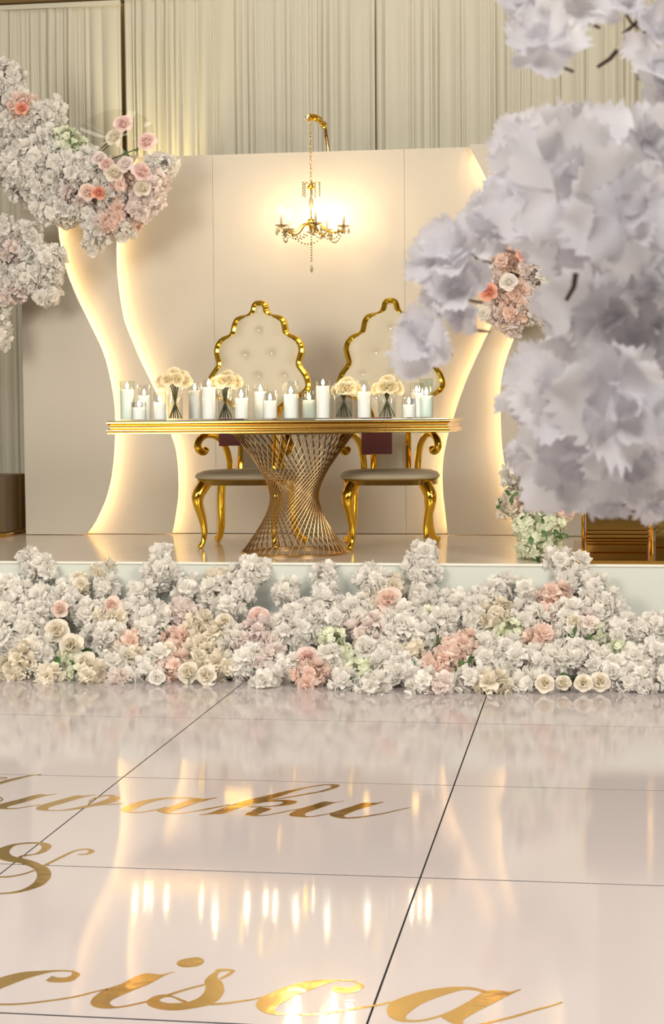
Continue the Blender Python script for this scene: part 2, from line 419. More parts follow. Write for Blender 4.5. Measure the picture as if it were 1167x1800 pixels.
# ------------------------------------------------------------------ napkins hanging off the rear edge of the table
def napkin(px0, px1, pyb, label):
    a = onY(px0, pyb, yb+.02); b = onY(px1, pyb, yb+.02); w = b.x-a.x
    root = empty('napkin', (a.x, yb-.14, TZ), label, 'napkin', 'mauve napkins on the table')
    for (x0, x1, dy, dz) in ((0, w*.30, .008, .002), (w*.285, w, .0, 0)):
        path = [(-.06+.06, .0015), (.10, .0015), (.148, .0015), (.158, -.004), (.162, -.02), (.163, a.z-TZ-dz)]
        mb = MB(); vs = []; th = .004
        for (y, z) in path:
            vs += [(x0, y+dy*(y > .15), z+.001), (x1, y+dy*(y > .15), z+.001)]
        for (y, z) in path:
            k = 1 if z < -.003 else 0
            vs += [(x0, y+dy*(y > .15)+th*k, z+.001+th*(1-k)), (x1, y+dy*(y > .15)+th*k, z+.001+th*(1-k))]
        n = len(path); fs = []
        for i in range(n-1):
            fs += [(2*i, 2*i+1, 2*i+3, 2*i+2), (2*n+2*i, 2*n+2*i+2, 2*n+2*i+3, 2*n+2*i+1), (2*i, 2*i+2, 2*n+2*i+2, 2*n+2*i), (2*i+1, 2*n+2*i+1, 2*n+2*i+3, 2*i+3)]
        fs += [(0, 2*n, 2*n+1, 1), (2*n-2, 2*n-1, 4*n-1, 4*n-2)]
        mb.add(vs, fs); mb.build('fold', M['mauve'], root, smooth=False)
napkin(384, 430, 784, 'mauve napkin hanging over the table edge before the left chair')
napkin(635, 689, 799, 'mauve napkin hanging over the table edge before the right chair')

# ------------------------------------------------------------------ throne chairs
k_ = 10.25/F
half = [(0,519.5),(7,520.4),(12.5,524),(15.5,530),(17,537),(20,542),(26,545),(36,546.4),(44.5,550.5),(49.5,558),(52,567),(53.5,575),(57,580),(65,582.5),(74,588),(81,598),(83.5,611),(80.5,624),(78.5,634),(84,642),(91.5,653),(96,666),(96.5,676),(91,686),(80,693),(66,699),(52,708),(42,720),(37,738),(36,770),(36,828)]
half = [(x*k_, (826-y)*k_) for x, y in half]            # metres: half width, height above seat top
hs = catmull(half, 4)
hs = [(max(0, x), y) for x, y in hs]
ys_ = np.array([y for _, y in hs])[::-1]; ws_ = np.array([x for x, _ in hs])[::-1]
def hw(y): return float(np.interp(y, ys_, ws_))
btn = [(0,575),(-25,618),(24,616),(0,656),(49,656),(-49,656),(-25,697),(25,697)]
btn = [(x*k_, (826-y)*k_) for x, y in btn]
def chair(loc, rz, label):
    ch = empty('throne_chair', loc, label, 'chair', 'gold throne chairs behind the table', rz)
    SH = .455                                        # seat top height
    yb0 = .235                                       # rear of the seat, local +y is backwards
    tilt = .10
    def bp(x, h, d): return (x, yb0 + h*tilt + d, SH - .02 + h)
    # frame: rounded bar swept along the outline
    right = [(x, y) for x, y in hs]; full = [(-x, y) for x, y in reversed(right)] + right[1:]
    n = len(full); ring = []
    wdt, dep = .036, .05
    for i in range(n):
        p = np.array(full[i]); t = np.array(full[min(i+1, n-1)])-np.array(full[max(i-1, 0)]); t /= np.hypot(*t)+1e-9
        nin = np.array([t[1], -t[0]])                # inward
        q = []
        for (a, b) in ((0, .42), (.10, .16), (.5, 0), (.90, .16), (1, .42), (1, .9), (.5, 1), (0, .9)):
            pp = p + nin*wdt*a; q.append(bp(pp[0], pp[1], (b-.55)*dep))
        ring.append(q)
    mb = MB(); vs = [v for q in ring for v in q]; fs = []
    for i in range(n-1):
        for k in range(8):
            k2 = (k+1) % 8; fs.append((i*8+k, (i+1)*8+k, (i+1)*8+k2, i*8+k2))
    mb.add(vs, fs); mb.build('back_frame', M['gold'], ch, sharp=.7)
    # tufted pad
    nr, nc = 90, 33; hh = np.linspace(0, hs[0][1]-.02, nr); vs = []
    for h in hh:
        w = max(.002, hw(h)-.020 if h < hs[0][1]-.05 else hw(h)-.020)
        w = max(.004, w)
        for c in range(nc):
            u = -1+2*c/(nc-1); x = u*w
            edge = min((1-abs(u))*w, (hs[0][1]-.02-h)*.8)
            puff = .030*(1-math.exp(-max(0, edge)/.035))
            for (bx, by) in btn:
                d2 = (x-bx)**2+(h-by)**2
                puff -= .011*math.exp(-d2/(2*.014**2)) + .004*math.exp(-d2/(2*.05**2))
            vs.append(bp(x, h, -.006-puff))
    fs = [(i*nc+c, i*nc+c+1, (i+1)*nc+c+1, (i+1)*nc+c) for i in range(nr-1) for c in range(nc-1)]
    mb = MB(); mb.add(vs, fs); pad = mb.build('tufted_back', M['leather'], ch)
    bmb = MB().lathe([(.0005, .006), (.005, .0052), (.0085, .002), (.0085, 0)], 10).mesh('button', M['crystal'])
    for (bx, by) in btn:
        inst('button', bmb, pad, bp(bx, by, -.0205), up_quat((0, -1, .1)))
    # back board
    vs = []; nrb = 70; hb = np.linspace(0, hs[0][1]-.012, nrb)
    for h in hb:
        w = max(.004, hw(h)-.012); vs += [bp(-w, h, .006), bp(w, h, .006), bp(-w, h, .016), bp(w, h, .016)]
    fs = []
    for i in range(nrb-1):
        a = 4*i; b = a+4; fs += [(a, a+1, b+1, b), (a+2, b+2, b+3, a+3), (a, b, b+2, a+2), (a+1, a+3, b+3, b+1)]
    mb = MB(); mb.add(vs, fs); mb.build('back_board', M['leather'], ch, smooth=False)
    # seat: rounded-square cushion on a gold apron
    def sq(rx, ry, e=3.2, n=48):
        o = []
        for k in range(n):
            a = 2*PI*k/n; c, s = math.cos(a), math.sin(a)
            o.append((math.copysign(abs(c)**(2/e), c)*rx, math.copysign(abs(s)**(2/e), s)*ry))
        return o
    def slab(rows, name, mt, parent, sharp=None):
        n = 48; vs = []; fs = []
        for (rx, ry, z) in rows: vs += [(x, y, z) for x, y in sq(rx, ry)]
        for i in range(len(rows)-1):
            for k in range(n): k2 = (k+1) % n; fs.append((i*n+k, i*n+k2, (i+1)*n+k2, (i+1)*n+k))
        fs.append(tuple(range(n-1, -1, -1))); fs.append(tuple((len(rows)-1)*n+k for k in range(n)))
        mb = MB(); mb.add(vs, fs); return mb.build(name, mt, parent, sharp=sharp)
    slab([(.272, .252, .405), (.290, .268, .412), (.292, .270, .425), (.280, .258, .442), (.24, .22, .455), (.15, .14, .460), (.02, .02, .461)], 'seat_cushion', M['leather'], ch)
    slab([(.272, .252, .372), (.280, .258, .374), (.280, .258, .402), (.274, .254, .406)], 'seat_apron', M['gold_soft'], ch, .6)
    # cabriole legs
    for sx in (-1, 1):
        path = catmull([(.205*sx, -.185, .385), (.235*sx, -.222, .32), (.238*sx, -.228, .27), (.222*sx, -.205, .19), (.212*sx, -.19, .11), (.215*sx, -.195, .05), (.232*sx, -.215, .004)], 5)
        n = len(path); rd = [np.interp(i/(n-1), [0, .18, .35, .6, .85, 1], [.040, .037, .030, .021, .015, .017]) for i in range(n)]
        MB().tube(path, rd, 10).build('leg', M['gold'], ch)
        path = catmull([(.215*sx, .20, .385), (.222*sx, .205, .30), (.226*sx, .215, .20), (.232*sx, .235, .11), (.250*sx, .265, .045), (.272*sx, .295, .018), (.282*sx, .305, .026), (.279*sx, .30, .038)], 5)
        n = len(path); rd = [np.interp(i/(n-1), [0, .3, .7, .9, 1], [.026, .025, .019, .014, .010]) for i in range(n)]
        MB().tube(path, rd, 10).build('leg', M['gold'], ch)
        # scrolled arm
        path = catmull([(.160*sx, .20, .44), (.165*sx, .19, .52), (.180*sx, .15, .60), (.212*sx, .07, .655), (.245*sx, -.01, .665), (.272*sx, -.06, .64), (.282*sx, -.075, .60), (.272*sx, -.06, .572), (.255*sx, -.035, .565), (.245*sx, -.02, .585)], 5)
        n = len(path); rd = [np.interp(i/(n-1), [0, .3, .6, .85, 1], [.020, .020, .022, .024, .020]) for i in range(n)]
        MB().tube(path, rd, 10).build('armrest', M['gold'], ch)
p1 = onZ(433, 961, S); p2 = onZ(684, 963, S)
chair((p1.x, 9.98, S), -.07, 'gold framed cream throne chair with scalloped back, left of the pair')
chair((p2.x, 9.96, S), .09, 'gold framed cream throne chair partly behind the foreground petals, right of the pair')

# ------------------------------------------------------------------ candles and vases on the table
cand = [  # x0, x1, glass top, wax top, row (0 front, 1 back), tint
 (211,238,664,679,1,1),(241,267,671,690,1,0),(231,258,702,711,0,0),(269,293,684,702,0,0),(331,355,668,682,1,0),(354,381,663,676,0,0),
 (411,438,672,696,0,0),(445,471,673,685,1,0),(462,488,684,701,0,0),(498,525,667,690,0,0),(531,555,685,701,1,1),(555,581,667,676,0,0),
 (627,653,667,687,0,0),(706,732,700,710,0,0),(720,745,673,690,1,0),(737,762,665,695,1,1)]
ords = ['first','second','third','fourth','fifth','sixth','seventh','eighth','ninth','tenth','eleventh','twelfth','thirteenth','fourteenth','fifteenth','sixteenth']
order = sorted(range(16), key=lambda i: cand[i][0]+cand[i][1])
for rank, i in enumerate(order):
    x0, x1, gt, wt, row, tint = cand[i]
    Y = (9.27, 9.50)[row] + random.uniform(-.02, .02); sc = Y/F
    c = onY((x0+x1)/2, 735, Y); r = (x1-x0)/2*sc; zg = (735-gt)*sc; zw = (735-wt)*sc
    size = 'tall' if zg > .19 else ('short' if zg < .13 else 'medium')
    cy = MB().lathe([(.001, .0), (r, .0), (r, zg), (r-.0022, zg), (r-.0022, .006), (.001, .006)], 28).build('glass_cylinder', M['glass_g' if tint else 'glass'], sharp=.6)
    cy.location = (c.x, Y, TZ+.0005)
    tag(cy, f'{size} clear glass cylinder holding the {ords[rank]} candle from the table left end', 'candle holder', 'glass candle cylinders on the table')
    pc = empty('pillar_candle', (c.x, Y, TZ+.007), f'{size} lit white pillar candle in glass, {ords[rank]} from the table left end', 'candle', 'pillar candles on the table')
    rw = r-.004; tl_ = random.uniform(-.03, .03)
    MB().lathe([(.001, 0), (rw, 0), (rw, zw-.012), (rw-.001, zw-.008), (rw-.004, zw-.007), (rw*.5, zw-.010), (.001, zw-.011)], 28).build('wax', M['wax'], pc, sharp=.8)
    MB().tube([(0, 0, zw-.012), (.001, 0, zw)], .001, 5).build('wick', M['wick'], pc)
    fz = zw-.003
    fs_ = random.uniform(.85, 1.15)
    MB().lathe([(.0004, 0), (.0065*fs_, .005), (.0088*fs_, .012), (.0074*fs_, .020), (.0034*fs_, .029*fs_), (.0003, .037*fs_)], 12).build('flame', M['flame'], pc).location = (0, 0, fz)

# ------------------------------------------------------------------ flower building blocks
def petal_geo(L, Wd, nl, nw, curl, cup, ruf, jag, r, base=.12):
    vs = []; fs = []
    ph = r.uniform(0, 6.28); fq = r.uniform(5, 9)
    for i in range(nl+1):
        t = i/nl
        wprof = (base + (1-base)*math.sin(min(1, t*1.12)*PI*.56)**.8)*Wd*.5
        for j in range(nw+1):
            u = -1+2*j/nw
            ln = t*L*(1-.16*u*u*t)
            if i == nl: ln += L*jag*r.uniform(-1, .7)
            x = u*wprof; 
            ang = curl*t
            y = ln*math.cos(ang*.6); z = ln*math.sin(ang*.6)*1.0 + cup*u*u*wprof*t + ruf*t*t*math.sin(fq*u+ph)*L + ruf*.5*t*r.uniform(-1, 1)*L
            vs.append((x, y, z))
    for i in range(nl):
        for j in range(nw):
            a = i*(nw+1)+j; fs.append((a, a+1, a+nw+2, a+nw+1))
    return vs, fs
def place_petal(mb, g, az, elev, r0=0, z0=0):
    vs, fs = g; q = Matrix.Rotation(az, 4, 'Z') @ Matrix.Translation((0, r0, z0)) @ Matrix.Rotation(elev, 4, 'X')
    mb.add([q @ Vector(v) for v in vs], fs)
def ruffled_blossom(name, mt, seed, layers, L, Wd, nl=3, nw=4, ruf=.12, jag=.16):
    r = random.Random(seed); mb = MB()
    for (n, el, sc, z0) in layers:
        off = r.uniform(0, 6.28)
        for k in range(n):
            g = petal_geo(L*sc*r.uniform(.85, 1.12), Wd*sc*r.uniform(.85, 1.15), nl, nw, r.uniform(-.5, .5), r.uniform(.1, .5), ruf, jag, r)
            place_petal(mb, g, off+2*PI*k/n+r.uniform(-.25, .25), el+r.uniform(-.22, .22), .001, z0)
    return mb.mesh(name, mt)
LAY = [(8, .0, 1.0, 0), (8, .38, .98, .003), (7, .78, .92, .006), (5, 1.2, .8, .008)]
BL = {}
for key in ('white', 'peach', 'green_h', 'blush', 'cream'):
    BL[key] = [ruffled_blossom('blossom', M[key], 100+k, LAY, .044, .029, 3, 3, .10, .22) for k in range(6)]
LAYH = [(4, -.05, 1.0, 0), (4, .30, .62, .002)]
for key in ('green_h', 'peach'):      # hydrangea florets: four broad flat petals
    BL[key+'_hyd'] = [ruffled_blossom('floret', M[key], 150+k, LAYH, .025, .033, ruf=.09, jag=.08) for k in range(4)]

leaf_me = []
for k in range(3):
    r = random.Random(k); mb = MB(); vs, fs = petal_geo(.07, .034, 4, 2, .5, .35, .02, 0, r, .05)
    # pointed leaf
    vs2 = []
    for idx, (x, y, z) in enumerate(vs):
        t = (idx//3)/4; vs2.append((x*math.sin(PI*min(1, t*.96+.04))**.8*1.2, y, z))
    mb.add(vs2, fs); leaf_me.append(mb.mesh('leaf', M['leaf']))

REG = []
def reg(o, px, sing, plur, rest):
    REG.append((o, px, sing, plur, rest)); return o
def finish_labels():
    num = ['zero','one','two','three','four','five','six','seven','eight','nine','ten','eleven','twelve']
    od = ['first','second','third','fourth','fifth','sixth','seventh','eighth','ninth','tenth','eleventh','twelfth']
    d = {}
    for e in REG: d.setdefault((e[2], e[4]), []).append(e)
    for (sing, rest), es in d.items():
        es.sort(key=lambda e: e[1])
        for i, (o, px, sg, pl, rs) in enumerate(es):
            if len(es) == 1: o['label'] = f'{sing}{rest}'
            else: o['label'] = f'{od[min(i, 11)]} from left of {num[min(len(es), 12)]} {pl}{rest}'
def zone(px):
    for lim, z in ((95, 'at left end'), (200, 'below outer left screen'), (330, 'below inner left screen'), (430, 'below left chair'), (520, 'below pedestal left half'), (610, 'below pedestal right half'), (700, 'below right chair'), (790, 'below table right end'), (890, 'below inner right screen'), (1010, 'below green hydrangea'), (1100, 'below gold plinth')):
        if px < lim: return z
    return 'at right end'
def tier(py):
    return 'tallest layer' if py < 1035 else 'upper layer' if py < 1095 else 'middle layer' if py < 1158 else 'floor layer'
CN = {'white': 'white', 'peach': 'peach', 'green_h': 'pale green', 'blush': 'pale blush', 'cream': 'cream'}
def cluster(c, rx, rz, key, label, group, base, hyd=False, dens=1.0, ry=None, bs=1.0, lab=None):
    """a stem crowned by a ball of blossoms; c = centre, base = where the stem is rooted"""
    nm = 'hydrangea' if hyd else 'blossom_spray'
    root = empty(nm, base, label, 'flower', group)
    if lab: reg(root, *lab)
    ry = ry or min(rx, rz)*1.0
    cl = Vector(c)-Vector(base)
    a = cl.normalized() if cl.length > .01 else Vector((0, 0, 1))
    ctr = cl*.5 + Vector((random.uniform(-.02, .02), .01, 0))
    MB().tube(catmull([(0, 0, 0), ctr, cl], 4), .0022, 5).build('stem', M['stem'], root)
    mes = BL[key+'_hyd'] if hyd else BL[key]
    bs *= 1.18
    rb = (.021 if hyd else .030)*bs/1.1
    R = ((rx*ry)**1.6+(rx*rz)**1.6+(ry*rz)**1.6)/3; R = R**(1/1.6)
    n = max(3, int(4*R/(rb*rb)*.62*dens))
    for k in range(n):
        zz = 1-2*(k+.5)/n; ph = k*2.39996+random.uniform(-.4, .4); rr = math.sqrt(max(0, 1-zz*zz))
        d = Vector((rr*math.cos(ph), rr*math.sin(ph), zz))
        s = random.uniform(.55, 1.16)*.85
        p = cl + Vector((d.x*rx*s, d.y*ry*s, d.z*rz*s))
        nrm = Vector((d.x/rx, d.y/ry, d.z/rz)).normalized() + Vector((random.uniform(-.35, .35), random.uniform(-.35, .35), random.uniform(-.2, .4)))
        inst('floret' if hyd else 'blossom', random.choice(mes), root, p, up_quat(nrm, random.uniform(0, 6.28)), bs*random.uniform(.75, 1.15))
    return root
# rose: separate petals round a spiral core
def rose_meshes(key):
    r = random.Random(5); outs = []
    for (L, Wd, cur) in ((1.0, 1.15, -.55), (.92, 1.05, .1), (.8, .9, .5)):
        mb = MB(); g = petal_geo(L, Wd, 5, 6, cur, .55, .03, .02, r, .25); mb.add(*g); outs.append(mb.mesh('petal', M[key]))
    mb = MB(); vs = []; fs = []; n = 46
    for i in range(n):
        a = i*.42; rr = .04+.26*i/n; h = .80-.10*i/n
        vs += [(rr*.75*math.cos(a), rr*.75*math.sin(a), .1), (rr*math.cos(a), rr*math.sin(a), h+.03*math.sin(a*1.7))]
    fs = [(2*i, 2*i+2, 2*i+3, 2*i+1) for i in range(n-1)]
    mb.add(vs, fs); outs.append(mb.mesh('bud', M[key]))
    return outs
ROSE = {k: rose_meshes(k) for k in ('cream', 'white', 'pink', 'peach', 'coral', 'blush', 'cream_warm')}
sepal = MB().lathe([(.02, -.12), (.16, -.06), (.24, .04), (.1, .05)], 8).mesh('calyx', M['leaf'])
RN = {'cream': 'cream', 'white': 'white', 'pink': 'blush pink', 'peach': 'peach', 'coral': 'coral', 'blush': 'pale pink', 'cream_warm': 'warm cream'}
def rose(c, r, key, face, label, group, base, leaf=True, stem_mat='stem', stem_pts=None, lab=None):
    root = empty('rose', base, label, 'rose', group)
    if lab: reg(root, *lab)
    cl = Vector(c)-Vector(base); face = Vector(face).normalized()
    hd = inst('bloom', ROSE[key][3], root, cl - face*r*.45, up_quat(face, random.uniform(0, 6.28)), r)
    for (layer, n, el, r0) in ((0, 5, .55, .10), (1, 5, .95, .10), (2, 4, 1.2, .06)):
        off = random.uniform(0, 6.28)
        for k in range(n):
            q = Quaternion((0, 0, 1), off+2*PI*k/n) @ Quaternion((1, 0, 0), el+random.uniform(-.12, .12))
            az = off+2*PI*k/n
            inst('petal', ROSE[key][layer], hd, (-math.sin(az)*r0, math.cos(az)*r0, .02), q, random.uniform(.92, 1.05))
    inst('calyx', sepal, root, cl - face*r*.40, up_quat(face), r)
    end = cl - face*r*.5
    pts = stem_pts or [(0, 0, 0), end*.5+Vector((random.uniform(-.01, .01), 0, -.005)), end]
    MB().tube(catmull(pts, 4), .0030 if stem_pts else max(.0018, r*.05), 5).build('stem', M[stem_mat], root)
    if leaf:
        d = random.uniform(-1, 1)
        inst('leaf', random.choice(leaf_me), root, end*.75, up_quat((d, -.6, .3), random.uniform(0, 6)), .7)
    return root

# ------------------------------------------------------------------ vases of cream roses
for vi, (x0, x1, ft, fb, fx0, fx1, wl, nm) in enumerate([(294,322,645,678,270,341,695,'near the table left end'),(382,410,651,679,368,428,697,'before the left chair'),(587,622,663,692,582,636,704,'right of the table centre'),(664,697,659,691,652,710,704,'before the right chair')]):
    Y = 9.36; sc = Y/F; c = onY((x0+x1)/2, 735, Y); r = (x1-x0)/2*sc; zg = (735-672)*sc
    v = empty('glass_vase', (c.x, Y, TZ+.0005), f'clear cylinder vase of cream roses {nm}', 'vase', 'rose vases on the table')
    MB().lathe([(.001, 0), (r, 0), (r, zg), (r-.0025, zg), (r-.0025, .008), (.001, .008)], 28).build('glass', M['glass'], v, sharp=.6)
    MB().lathe([(.001, .0085), (r-.003, .0085), (r-.003, (735-wl)*sc), (.001, (735-wl)*sc)], 24).build('water', M['water'], v, sharp=.6)
    cx = (fx0+fx1)/2; hwid = (fx1-fx0)/2*sc
    hub = Vector((c.x, Y, TZ+zg*.55))
    spots = [(-.66, -.15, .34), (.66, -.12, .34), (-.22, -.55, .42), (.30, -.50, .45), (-.40, .45, .62), (.42, .42, .60), (0, .0, .80)]
    for si, (ux, uy, uz) in enumerate(spots):
        p = onY(cx, fb, Y); p = Vector((p.x + ux*hwid*.95, Y + uy*hwid, p.z + uz*(fb-ft)*sc*.85))
        foot = Vector((c.x - ux*r*1.25, Y - uy*r*.7, TZ+.012))
        mid = hub + Vector((ux*r*.12, uy*r*.2, 0)); nk = Vector((c.x+ux*r*.8, Y+uy*r*.8, TZ+zg-.004))
        rose(p, .043, 'cream_warm', (ux*.7, -1+uy*.5, .55), None, f'roses in the vase {nm}', foot, False, 'stem',
             [(0, 0, 0), mid-foot, nk-foot, (p-foot)-Vector((ux*.7, -1+uy*.5, .55)).normalized()*.02], lab=(ux, 'cream rose', 'cream roses', f' in vase {nm}'))

# ------------------------------------------------------------------ flower bank before the stage
BANK = '''W 45 980 15 10;W 75 1000 24 24;W 180 1003 24 13;W 187 1030 22 16;W 285 972 18 13;W 283 1008 24 28;W 10 1030 30 22;W 35 1052 30 25;W 72 1050 25 20;W 115 1042 33 20;
W 140 1028 18 20;W 330 1040 20 25;W 250 1048 25 22;W 60 1085 38 25;W 160 1082 30 25;W 10 1082 25 25;W 130 1063 25 20;W 200 1092 30 22;W 265 1088 32 25;W 320 1078 30 25;W 378 1050 32 30;W 385 1020 22 20;
W 30 1112 30 22;W 185 1122 38 28;P 230 1130 15 20;W 265 1114 34 28;P 312 1130 27 22;P 310 1175 18 22;W 350 1108 25 20;W 372 1132 28 30;W 12 1128 20 18;W 25 1172 30 24;W 72 1150 28 20;
H 120 1152 24 18;W 88 1188 16 12;H 135 1182 20 16;W 200 1172 28 20;W 250 1182 25 18;W 206 1192 12 8;W 160 1188 20 14;W 388 1172 25 22;C 345 1160 22 20;C 225 1160 20 18;
W 440 1008 38 24;W 418 1042 26 26;W 505 1040 25 22;W 570 1013 24 22;W 570 1045 18 16;W 645 1013 20 20;W 662 1028 27 25;W 745 974 19 20;W 745 1005 27 26;W 743 1045 22 24;C 690 1028 18 18;
W 402 1072 26 24;W 560 1075 35 25;W 620 1078 38 28;W 528 1082 26 22;W 655 1068 26 20;W 490 1102 30 22;W 450 1128 38 30;W 505 1120 28 24;W 535 1112 22 20;H 582 1122 24 20;H 606 1152 20 18;W 590 1095 26 18;
P 545 1188 22 20;W 577 1170 27 34;H 630 1178 26 24;W 652 1112 30 22;W 702 1110 30 26;W 718 1086 27 22;W 680 1150 30 25;W 702 1180 38 28;W 745 1122 26 24;W 772 1098 28 26;H 752 1082 20 18;
W 470 1162 30 24;W 432 1170 38 24;W 412 1132 30 26;W 470 1196 26 12;W 505 1178 25 18;W 742 1202 25 18;W 768 1208 20 12;P 780 1172 25 26;P 795 1148 20 20;C 725 1150 22 20;
W 880 1030 22 18;W 850 1058 38 25;W 800 1060 28 22;W 812 1088 38 25;W 868 1086 28 22;W 920 1040 25 20;P 975 1050 31 22;P 968 1080 25 18;P 950 1125 22 22;W 985 990 20 22;W 1012 998 14 20;W 998 1018 20 18;
W 1048 1036 18 25;W 1066 1062 28 25;W 1048 1080 25 20;W 1002 1086 30 25;W 1026 1106 25 20;H 1046 1112 27 16;W 1090 1112 30 20;W 1122 1110 25 20;W 1152 1100 22 16;W 930 1090 28 24;H 898 1112 28 22;
P 812 1140 29 22;W 848 1140 25 22;W 890 1150 30 25;W 915 1172 28 28;W 960 1165 38 25;W 1010 1150 34 25;W 1050 1165 34 22;W 1080 1180 30 22;H 1085 1140 20 14;W 830 1198 28 18;W 866 1204 25 15;
W 1122 1196 34 22;W 1156 1200 26 18;W 930 1202 20 14;W 1160 1150 20 18;W 1120 1160 24 18;W 1000 1118 26 20;W 860 1172 26 22;W 605 1198 22 16;W 655 1205 20 14;W 285 1160 24 20;W 60 1118 24 20;W 225 1075 22 20'''
TYPE = {'W': ('white', False), 'P': ('peach', False), 'H': ('green_h', True), 'C': ('cream', False)}
def bankY(px, py, ryp):
    t = min(1.25, max(0, (py-975)/205))
    Y = 8.90 - .62*t**1.4
    # keep the ball above the floor
    for _ in range(40):
        c = onY(px, py, Y)
        if c.z - ryp*Y/F*.8 < .004: Y -= .02
        else: break
    return Y
for e in BANK.replace('\n', '').split(';'):
    ty, px, py, rx, ry = e.split(); px, py, rx, ry = map(float, (px, py, rx, ry))
    Y = bankY(px, py, ry); c = onY(px, py, Y); sc = Y/F
    key, hyd = TYPE[ty]
    if ty == 'W' and random.random() < .12: key = 'blush' if random.random() < .4 else 'cream'
    kd = 'hydrangea' if hyd else 'blossom spray'
    base = Vector((c.x+random.uniform(-.03, .03), min(Y_EDGE-.04, Y+.06), .004))
    if c.z < .12: base = Vector((c.x, Y+.02, .004))
    kq = 3.5 if py > 1080 else -1.0
    cluster(c, max(.03, (rx+kq)*sc), max(.024, (ry+kq)*sc), key, None, f'flower bank sprays {zone(px)}', base, hyd, lab=(px, f'{CN[key]} {kd}', f'{CN[key]} {kd}s', f', {tier(py)}, flower bank {zone(px)}'))
BROSE = '''peach 105 1070 12;peach 196 1065 14;cream 100 1108 17;cream 125 1134 17;cream 45 1137 14;cream 150 1166 16;white 275 1190 11;cream 330 1182 15;cream 362 1186 14;pink 455 1085 16;peach 683 1053 18;pink 540 1157 17;
white 640 1136 15;cream 957 1204 15;cream 990 1203 13;cream 1025 1203 14;cream 1055 1201 16;cream 1010 1092 11;white 1075 1180 12;white 690 1196 12;cream 395 1092 12;cream 295 1142 11'''
for e in BROSE.replace('\n', '').split(';'):
    key, px, py, r = e.split(); px, py, r = map(float, (px, py, r))
    Y = bankY(px, py, r)-.10; c = onY(px, py, Y)
    if c.z < r*Y/F: c.z = r*Y/F
    rose(c + (Vector((0, .05, .0)) if py > 1195 else Vector()), r*Y/F*(1.4 if py < 1195 else 1.15), key, (random.uniform(-.3, .3), -1, .35+random.uniform(-.1, .2)), None, 'roses in the flower bank', (c.x, min(Y+.2, Y_EDGE-.03), .004), lab=(px, f'{RN[key]} rose', f'{RN[key]} roses', f', {tier(py)}, flower bank {zone(px)}'))
# leafy sprigs filling the gaps
def sprig(c, base, n, lab, group, ls=1.0):
    root = empty('leaf_sprig', base, None, 'foliage', group); reg(root, *lab); cl = Vector(c)-Vector(base)
    MB().tube([(0, 0, 0), cl*.5, cl], .0018, 5).build('stem', M['stem'], root)
    for k in range(n):
        t = random.uniform(.45, 1)
        inst('leaf', random.choice(leaf_me), root, cl*t, up_quat((random.uniform(-1, 1), random.uniform(-1, .2), random.uniform(-.5, .8)), random.uniform(0, 6)), ls*random.uniform(.6, 1.1))
    return root
SPR = [(8,1165),(45,1105),(122,1090),(130,1115),(95,1170),(135,1178),(160,1140),(228,1150),(235,1165),(290,1110),(335,1150),(382,1145),(330,1190),(400,1150),(500,1150),(532,1150),(600,1135),(612,1145),(640,1190),(655,1120),(682,1085),(690,1120),(740,1100),(760,1120),(765,1125),(800,1170),(820,1165),(880,1140),(900,1160),(940,1165),(990,1130),(1010,1120),(1030,1115),(1060,1145),(1070,1190),(1000,1190),(1110,1140),(720,1165),(560,1135),(270,1160),(180,1160),(60,1125),(350,1130),(455,1190),(620,1200),(850,1160)]
for (px, py) in SPR:
    Y = bankY(px, py, 8)-.07; c = onY(px, py, Y)
    sprig(c, (c.x+random.uniform(-.05, .05), min(Y+.12, Y_EDGE-.03), .004), 5, (px, 'green leaf sprig', 'green leaf sprigs', f', {tier(py)}, flower bank {zone(px)}'), 'leaf sprigs in the flower bank')
# baby's breath
bc = onY(62, 1182, bankY(62, 1182, 12)-.05)
bb = empty('babys_breath', (bc.x, bc.y+.05, .004), 'tiny white baby breath buds on green stems low at the bank left end', 'flower')
bud_me = MB().lathe([(.0005, 0), (.004, .002), (.005, .005), (.003, .009), (.0005, .01)], 7).mesh('bud', M['white'])
for k in range(46):
    p = Vector((random.gauss(0, .032), -.05+random.uniform(-.04, .03), max(.012, bc.z+random.gauss(0, .016))))
    inst('bud', bud_me, bb, p, up_quat((random.uniform(-1, 1), -1, random.uniform(0, 1))), 1.1)
mb = MB()
for k in range(14):
    mb.tube([(0, 0, 0), (random.uniform(-.05, .05), -.05, random.uniform(.02, .07))], .0012, 4)
mb.build('stem', M['leaf'], bb)
# fallen petals on the floor
for (px, py) in ((206, 1196), (370, 1206), (690, 1206)):
    c = onZ(px, py, .004); mb = MB(); vs, fs = petal_geo(.035, .035, 4, 4, .4, .4, .08, .05, random.Random(px)); mb.add(vs, fs)
    o = mb.build('fallen_petal', M['white']); o.location = c
    tag(o, {206: 'single white petal on the floor below the outer left panel', 370: 'single white petal on the floor below the left chair', 690: 'single white petal on the floor below the right chair'}[px], 'petal', 'petals fallen on the floor')

